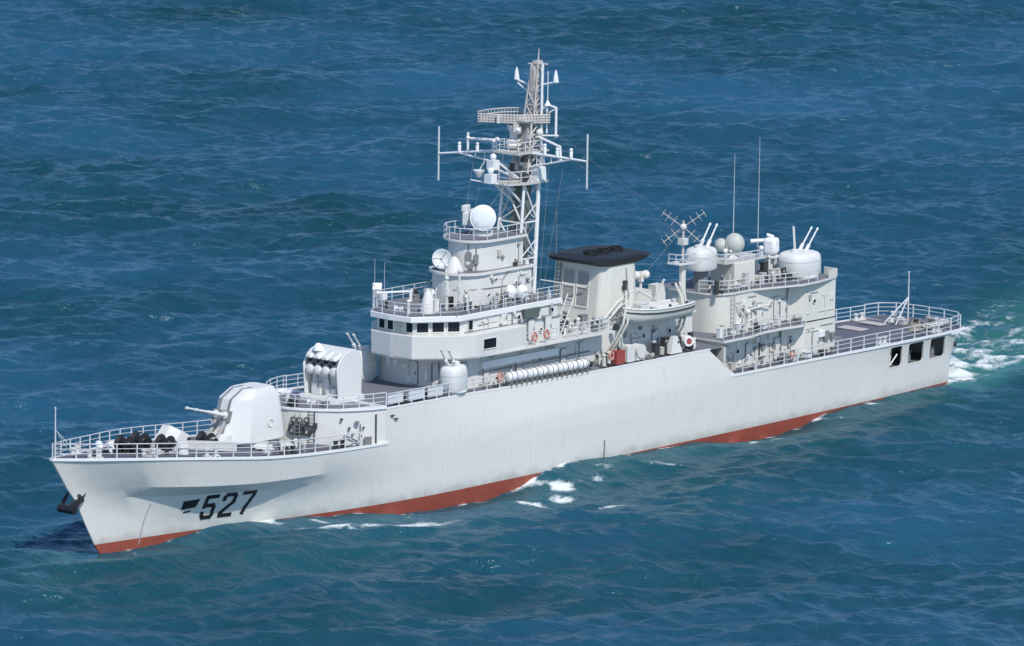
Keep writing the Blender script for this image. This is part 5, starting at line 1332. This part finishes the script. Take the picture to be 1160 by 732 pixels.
for (x, y, rz) in ((4.0, 4.0, 0.1), (12.0, 4.6, 0.05), (4.0, -4.0, -0.1), (1.2, 2.2, 1.4), (1.2, -2.2, 1.7)):
    bollards(x, y, float(zd(max(x, 2)))+0.05, S, rz)
def plate(x0, x1, y0, y1, h, name, mat):
    m = MB(); z = 4.95; m.bb(x0, x1, y0, y1, z, z+h); return m.build(name, mat, S, smooth=0, bevel=0.03)
plate(7.6, 8.8, -2.6, -0.2, 0.10, 'deck_hatch', W_PINK); plate(4.6, 5.6, -2.8, -0.6, 0.10, 'deck_hatch', W_PINK); plate(13.6, 14.6, 0.6, 1.7, 0.4, 'deck_hatch', M_MID)
for k, (x, y) in enumerate(((3.6, 1.6), (3.0, 2.8), (2.4, 0.8), (5.0, 2.6))):
    m = MB()
    for q in range(3): m.torus((x, y, 4.98+0.09*q), 0.55-0.08*q, 0.06, (0, 0, 1), 18, 5)
    m.build('rope_coil', M_ROPE, S)
m = MB(); m.tube([(3.2, 3.4, 5.2), (1.0, 3.0, 5.25), (0.6, 0.5, 5.2)], 0.14, 7); m.tube([(3.4, 2.2, 5.0), (2.0, 3.2, 5.3)], 0.12, 7); m.build('towing_boom', W_MAST, S)
greebles(1.2, 4.8, -2.0, 3.6, 4.92, 12, 71, S, hmax=0.5)
m = MB(); m.box((1.55, 4.0, 3.55), (0.4, 0.5, 0.4)); m.build('stern_lamp', M_DARK, S, smooth=0, bevel=0.05)

# cable runs, boxes and pipes crowding the bulkheads
def wall_clutter(x0, x1, y, z0, z1, n, seed, parent, mats=None):
    rg = random.Random(seed); mats = mats or [W_UP, W_MAST, M_MID, M_LOUV, W_WHITE]
    for i in range(n):
        m = MB(); x = rg.uniform(x0, x1); z = rg.uniform(z0, z1); k = rg.random()
        if k < 0.4:
            w, h = rg.uniform(.12, .4), rg.uniform(.15, .5); m.bb(x, x+w, y, y+rg.uniform(.08, .2), z, z+h)
        elif k < 0.65:
            zb = rg.uniform(z0, z1-0.4); m.tube([(x, y+.06, z0), (x, y+.06, zb+.4), (x+rg.uniform(-.5, .5), y+.06, zb+.5)], 0.035, 5)
        elif k < 0.85:
            x2 = min(x1, x+rg.uniform(.6, 2.2)); m.tube([(x, y+.05, z), (x2, y+.05, z)], 0.03, 5)
        else:
            m.lathe([(.12, 0), (.16, .12), (.1, .22)], (x, y, z), (0, 1, 0), 10)
        m.build('wall_fitting', rg.choice(mats), parent, smooth=0)
wall_clutter(22.8, 32.6, 3.6, 5.3, 7.5, 26, 101, ah1); wall_clutter(22.8, 29.4, 3.2, 8.2, 10.6, 22, 102, ah2); wall_clutter(17.8, 21.4, 4.05, 5.2, 7.4, 8, 103, ah1); wall_clutter(17.8, 21.4, 4.03, 8.2, 10.6, 7, 104, ah2)
wall_clutter(52.2, 61.5, 4.02, 12.15, 13.0, 16, 105, bridge); wall_clutter(47.0, 60.5, 3.6, 7.9, 10.0, 24, 106, house1); wall_clutter(53.8, 58.4, 2.35, 13.6, 15.6, 14, 107, tier2); wall_clutter(54.2, 57.3, 1.95, 16.2, 18.0, 6, 108, tier3)
wall_clutter(35.0, 46.0, 3.2, 7.8, 10.0, 22, 109, boathouse)
# rigging wires and halyards
def wire(p0, p1, sag=0.3, r=0.014, name='rigging_wire', n=8):
    m = MB(); p0 = Vector(p0); p1 = Vector(p1)
    m.tube([p0+(p1-p0)*(i/n)-Vector((0, 0, sag*4*(i/n)*(1-i/n))) for i in range(n+1)], r, 4)
    return m.build(name, M_MID, S)
for k, y in enumerate((-4.6, -3.4, 3.0, 4.4)):
    wire((52.3, y, 23.5), (55.2-0.4*k, 3.9*(1 if y > 0 else -1), 13.6), 0.05, name='signal_halyard')
wire((50.4, 0.3, 27.0), (36.0, 2.9, 17.4), 0.5); wire((50.4, -0.3, 26.0), (26.0, -1.2, 13.3), 0.7); wire((54.2, 0.4, 22.1), (66.6, 1.0, 13.6), 0.2)
wire((36.2, 3.0, 16.8), (46.0, 3.0, 10.4), 0.1); wire((35.4, 2.8, 16.8), (28.8, 1.5, 13.3), 0.1)
# ------------------------------------------------------------------ things that are carried
def ships_boat():
    t = empty('motor_boat', (41.0, 4.45, 10.35))
    tag(t, 'grey open motor boat slung in davits beside the funnel', 'boat')
    x0, x1 = 37.3, 44.8; y0 = 4.45
    m = MB(); rings = []; n = 9
    st = [(37.3, 0.95, 0.0), (38.2, 1.1, -0.03), (40.0, 1.2, -0.05), (42.0, 1.15, 0.0), (43.5, 0.8, 0.10), (44.4, 0.35, 0.22), (44.8, 0.05, 0.32)]
    for (x, b, rise) in st:
        kz = 10.35+max(0, (x-43.2))*0.35
        gz = 11.5+rise
        ring = []
        for k in range(n):
            a = -PI/2 + PI*k/(n-1)
            yy = b*math.sin(a); yy = math.copysign(b*abs(math.sin(a))**0.75, math.sin(a)) if abs(math.sin(a)) > 1e-6 else 0
            zz = gz-(gz-kz)*max(0, math.cos(a))**0.65
            ring.append((x, y0+yy, zz))
        inner = [(x, y0+(p[1]-y0)*0.9, max(p[2]+0.12, kz+0.45) if 0 < k < n-1 else p[2]) for k, p in enumerate(ring)]
        rings.append(ring + inner[::-1])
    m.loft(rings)
    hullb = m.build('boat_hull', W_FUN, t, smooth=40)
    g = MB()
    for s_ in (1, -1): g.tube([(x, y0+s_*b, 11.52+r) for x, b, r in st], 0.07, 6)
    g.build('gunwale', W_WHITE, hullb)
    f = MB()
    for s_ in (1, -1): f.tube([(x, y0+s_*(b*0.99+0.02), 11.2+r) for x, b, r in st], 0.06, 6)
    f.build('fender', M_DARK, hullb)
    for x in (38.6, 40.2, 41.8):
        q = MB(); q.bb(x, x+0.35, y0-1.0, y0+1.0, 11.28, 11.36); q.build('thwart', W_WHITE, t, smooth=0)
    q = MB(); q.bb(39.0, 41.6, y0-0.8, y0+0.8, 11.36, 11.62); q.build('boat_cover', M_CANVAS, t, smooth=0, bevel=0.08)
    q = MB(); q.bb(42.2, 43.2, y0-0.45, y0+0.45, 11.2, 11.95); q.bb(42.3, 43.1, y0-0.5, y0+0.5, 11.95, 12.02); q.build('engine_box', W_UP, t, smooth=0, bevel=0.05)
    for x in (38.3, 40.3, 42.6):
        q = MB(); q.box((x, y0+0.95, 11.6), (0.14, 0.14, 0.2)); q.build('cleat', M_DARK, t, smooth=0)
ships_boat()

def at_local(name, loc):
    return empty(name, loc)
# life raft canisters in their cradles along the port deck edge
def raft(first, loc):
    t = empty('life_raft_canister', (0, 0, 0))
    m = MB(); m.lathe([(0.22, -0.56), (0.34, -0.5), (0.38, -0.40), (0.38, -0.03), (0.40, -0.02), (0.40, 0.02), (0.38, 0.03), (0.38, 0.40), (0.34, 0.5), (0.22, 0.56)], (0, 0, 0.45), (1, 0, 0), 18)
    m.build('canister', W_WHITE, t)
    for x in (-0.28, 0.28):
        b = MB(); b.torus((x, 0, 0.45), 0.40, 0.025, (1, 0, 0), 18, 4); b.build('strap', M_DARK, t)
    c = MB()
    for x in (-0.3, 0.3): c.loft([[(x-.04, -0.38, -0.22), (x-.04, 0.38, -0.22), (x-.04, 0.34, 0.2), (x-.04, -0.34, 0.2)], [(x+.04, -0.38, -0.22), (x+.04, 0.38, -0.22), (x+.04, 0.34, 0.2), (x+.04, -0.34, 0.2)]])
    c.bb(-0.3, 0.3, -0.05, 0.05, -0.2, -0.12)
    c.build('cradle', M_MID, t, smooth=0)
    return t
def copy_thing(t):
    c = t.copy(); COL.objects.link(c)
    for ch in t.children:
        k = ch.copy(); COL.objects.link(k); k.parent = c
    return c
r0 = raft(True, None)
rx = [58.55-1.18*i for i in range(8)]
for i, x in enumerate(rx):
    t = r0 if i == 0 else copy_thing(r0)
    t.location = (x, 4.92, zr(x)+0.28)
    t.rotation_euler = (0, 0, 0.01*((i*7) % 5-2))
    tag(t, 'white life raft canister in the row along the port deck edge under the bridge wing', 'life raft', 'life raft canisters along the port rail')
# lifebuoys
def buoy():
    t = empty('lifebuoy', (0, 0, 0))
    m = MB(); m.torus((0, 0, 0), 0.30, 0.085, (0, 1, 0), 22, 8); m.build('ring', M_ORANGE, t)
    for k in range(4):
        a = PI/4+k*PI/2
        b = MB(); b.torus((0.30*math.cos(a), 0, 0.30*math.sin(a)), 0.09, 0.02, (-math.sin(a), 0, math.cos(a)), 10, 5); b.build('band', W_WHITE, t)
    return t
b0 = buoy()
bl = [((60.0, 5.02, 8.45), 'orange lifebuoy on the deck rail just forward of the white raft canisters'),
      ((24.4, 5.1, 5.75), 'orange lifebuoy on the main deck rail below the after gun deckhouse'),
      ((56.0, 4.98, 11.0), 'foremost orange lifebuoy on the bridge wing rail beside the dark square window'),
      ((54.6, 4.98, 11.05), 'second orange lifebuoy on the bridge wing rail, aft of another one'),
      ((47.0, 5.1, 8.4), 'orange lifebuoy beside the red fire locker aft of the raft canisters')]
for i, (p, lab) in enumerate(bl):
    t = b0 if i == 0 else copy_thing(b0)
    t.location = p; t.rotation_euler = (0, 0, 0.15)
    tag(t, lab, 'lifebuoy', 'orange lifebuoys about the ship')
# bow anchor
an = empty('bow_anchor', (100.8, 0.2, 3.6))
tag(an, 'black stockless anchor housed against the stem below the bow', 'anchor')
m = MB(); m.tube([(100.2, 0.0, 4.1), (101.35, 0.0, 3.55)], 0.16, 8); m.build('shank', M_BLACK, an)
m = MB(); m.tube([(101.35, -0.75, 3.5), (101.35, 0.75, 3.5)], 0.3, 10); m.build('crown', M_BLACK, an)
for y in (-0.62, 0.62):
    m = MB(); m.loft([[(101.45, y-.22, 3.35), (101.45, y+.22, 3.35), (101.2, y+.22, 3.7), (101.2, y-.22, 3.7)], [(100.75, y*1.25-.18, 4.15), (100.75, y*1.25+.18, 4.15), (100.6, y*1.25+.16, 4.3), (100.6, y*1.25-.16, 4.3)], [(100.35, y*1.4-.03, 4.6), (100.35, y*1.4+.03, 4.6), (100.3, y*1.4+.03, 4.66), (100.3, y*1.4-.03, 4.66)]])
    m.build('fluke', M_BLACK, an, smooth=20)
m = MB(); m.torus((100.15, 0, 4.15), 0.34, 0.12, (0.75, 0, -0.6), 16, 6); m.build('hawse_lip', M_DARK, hull)
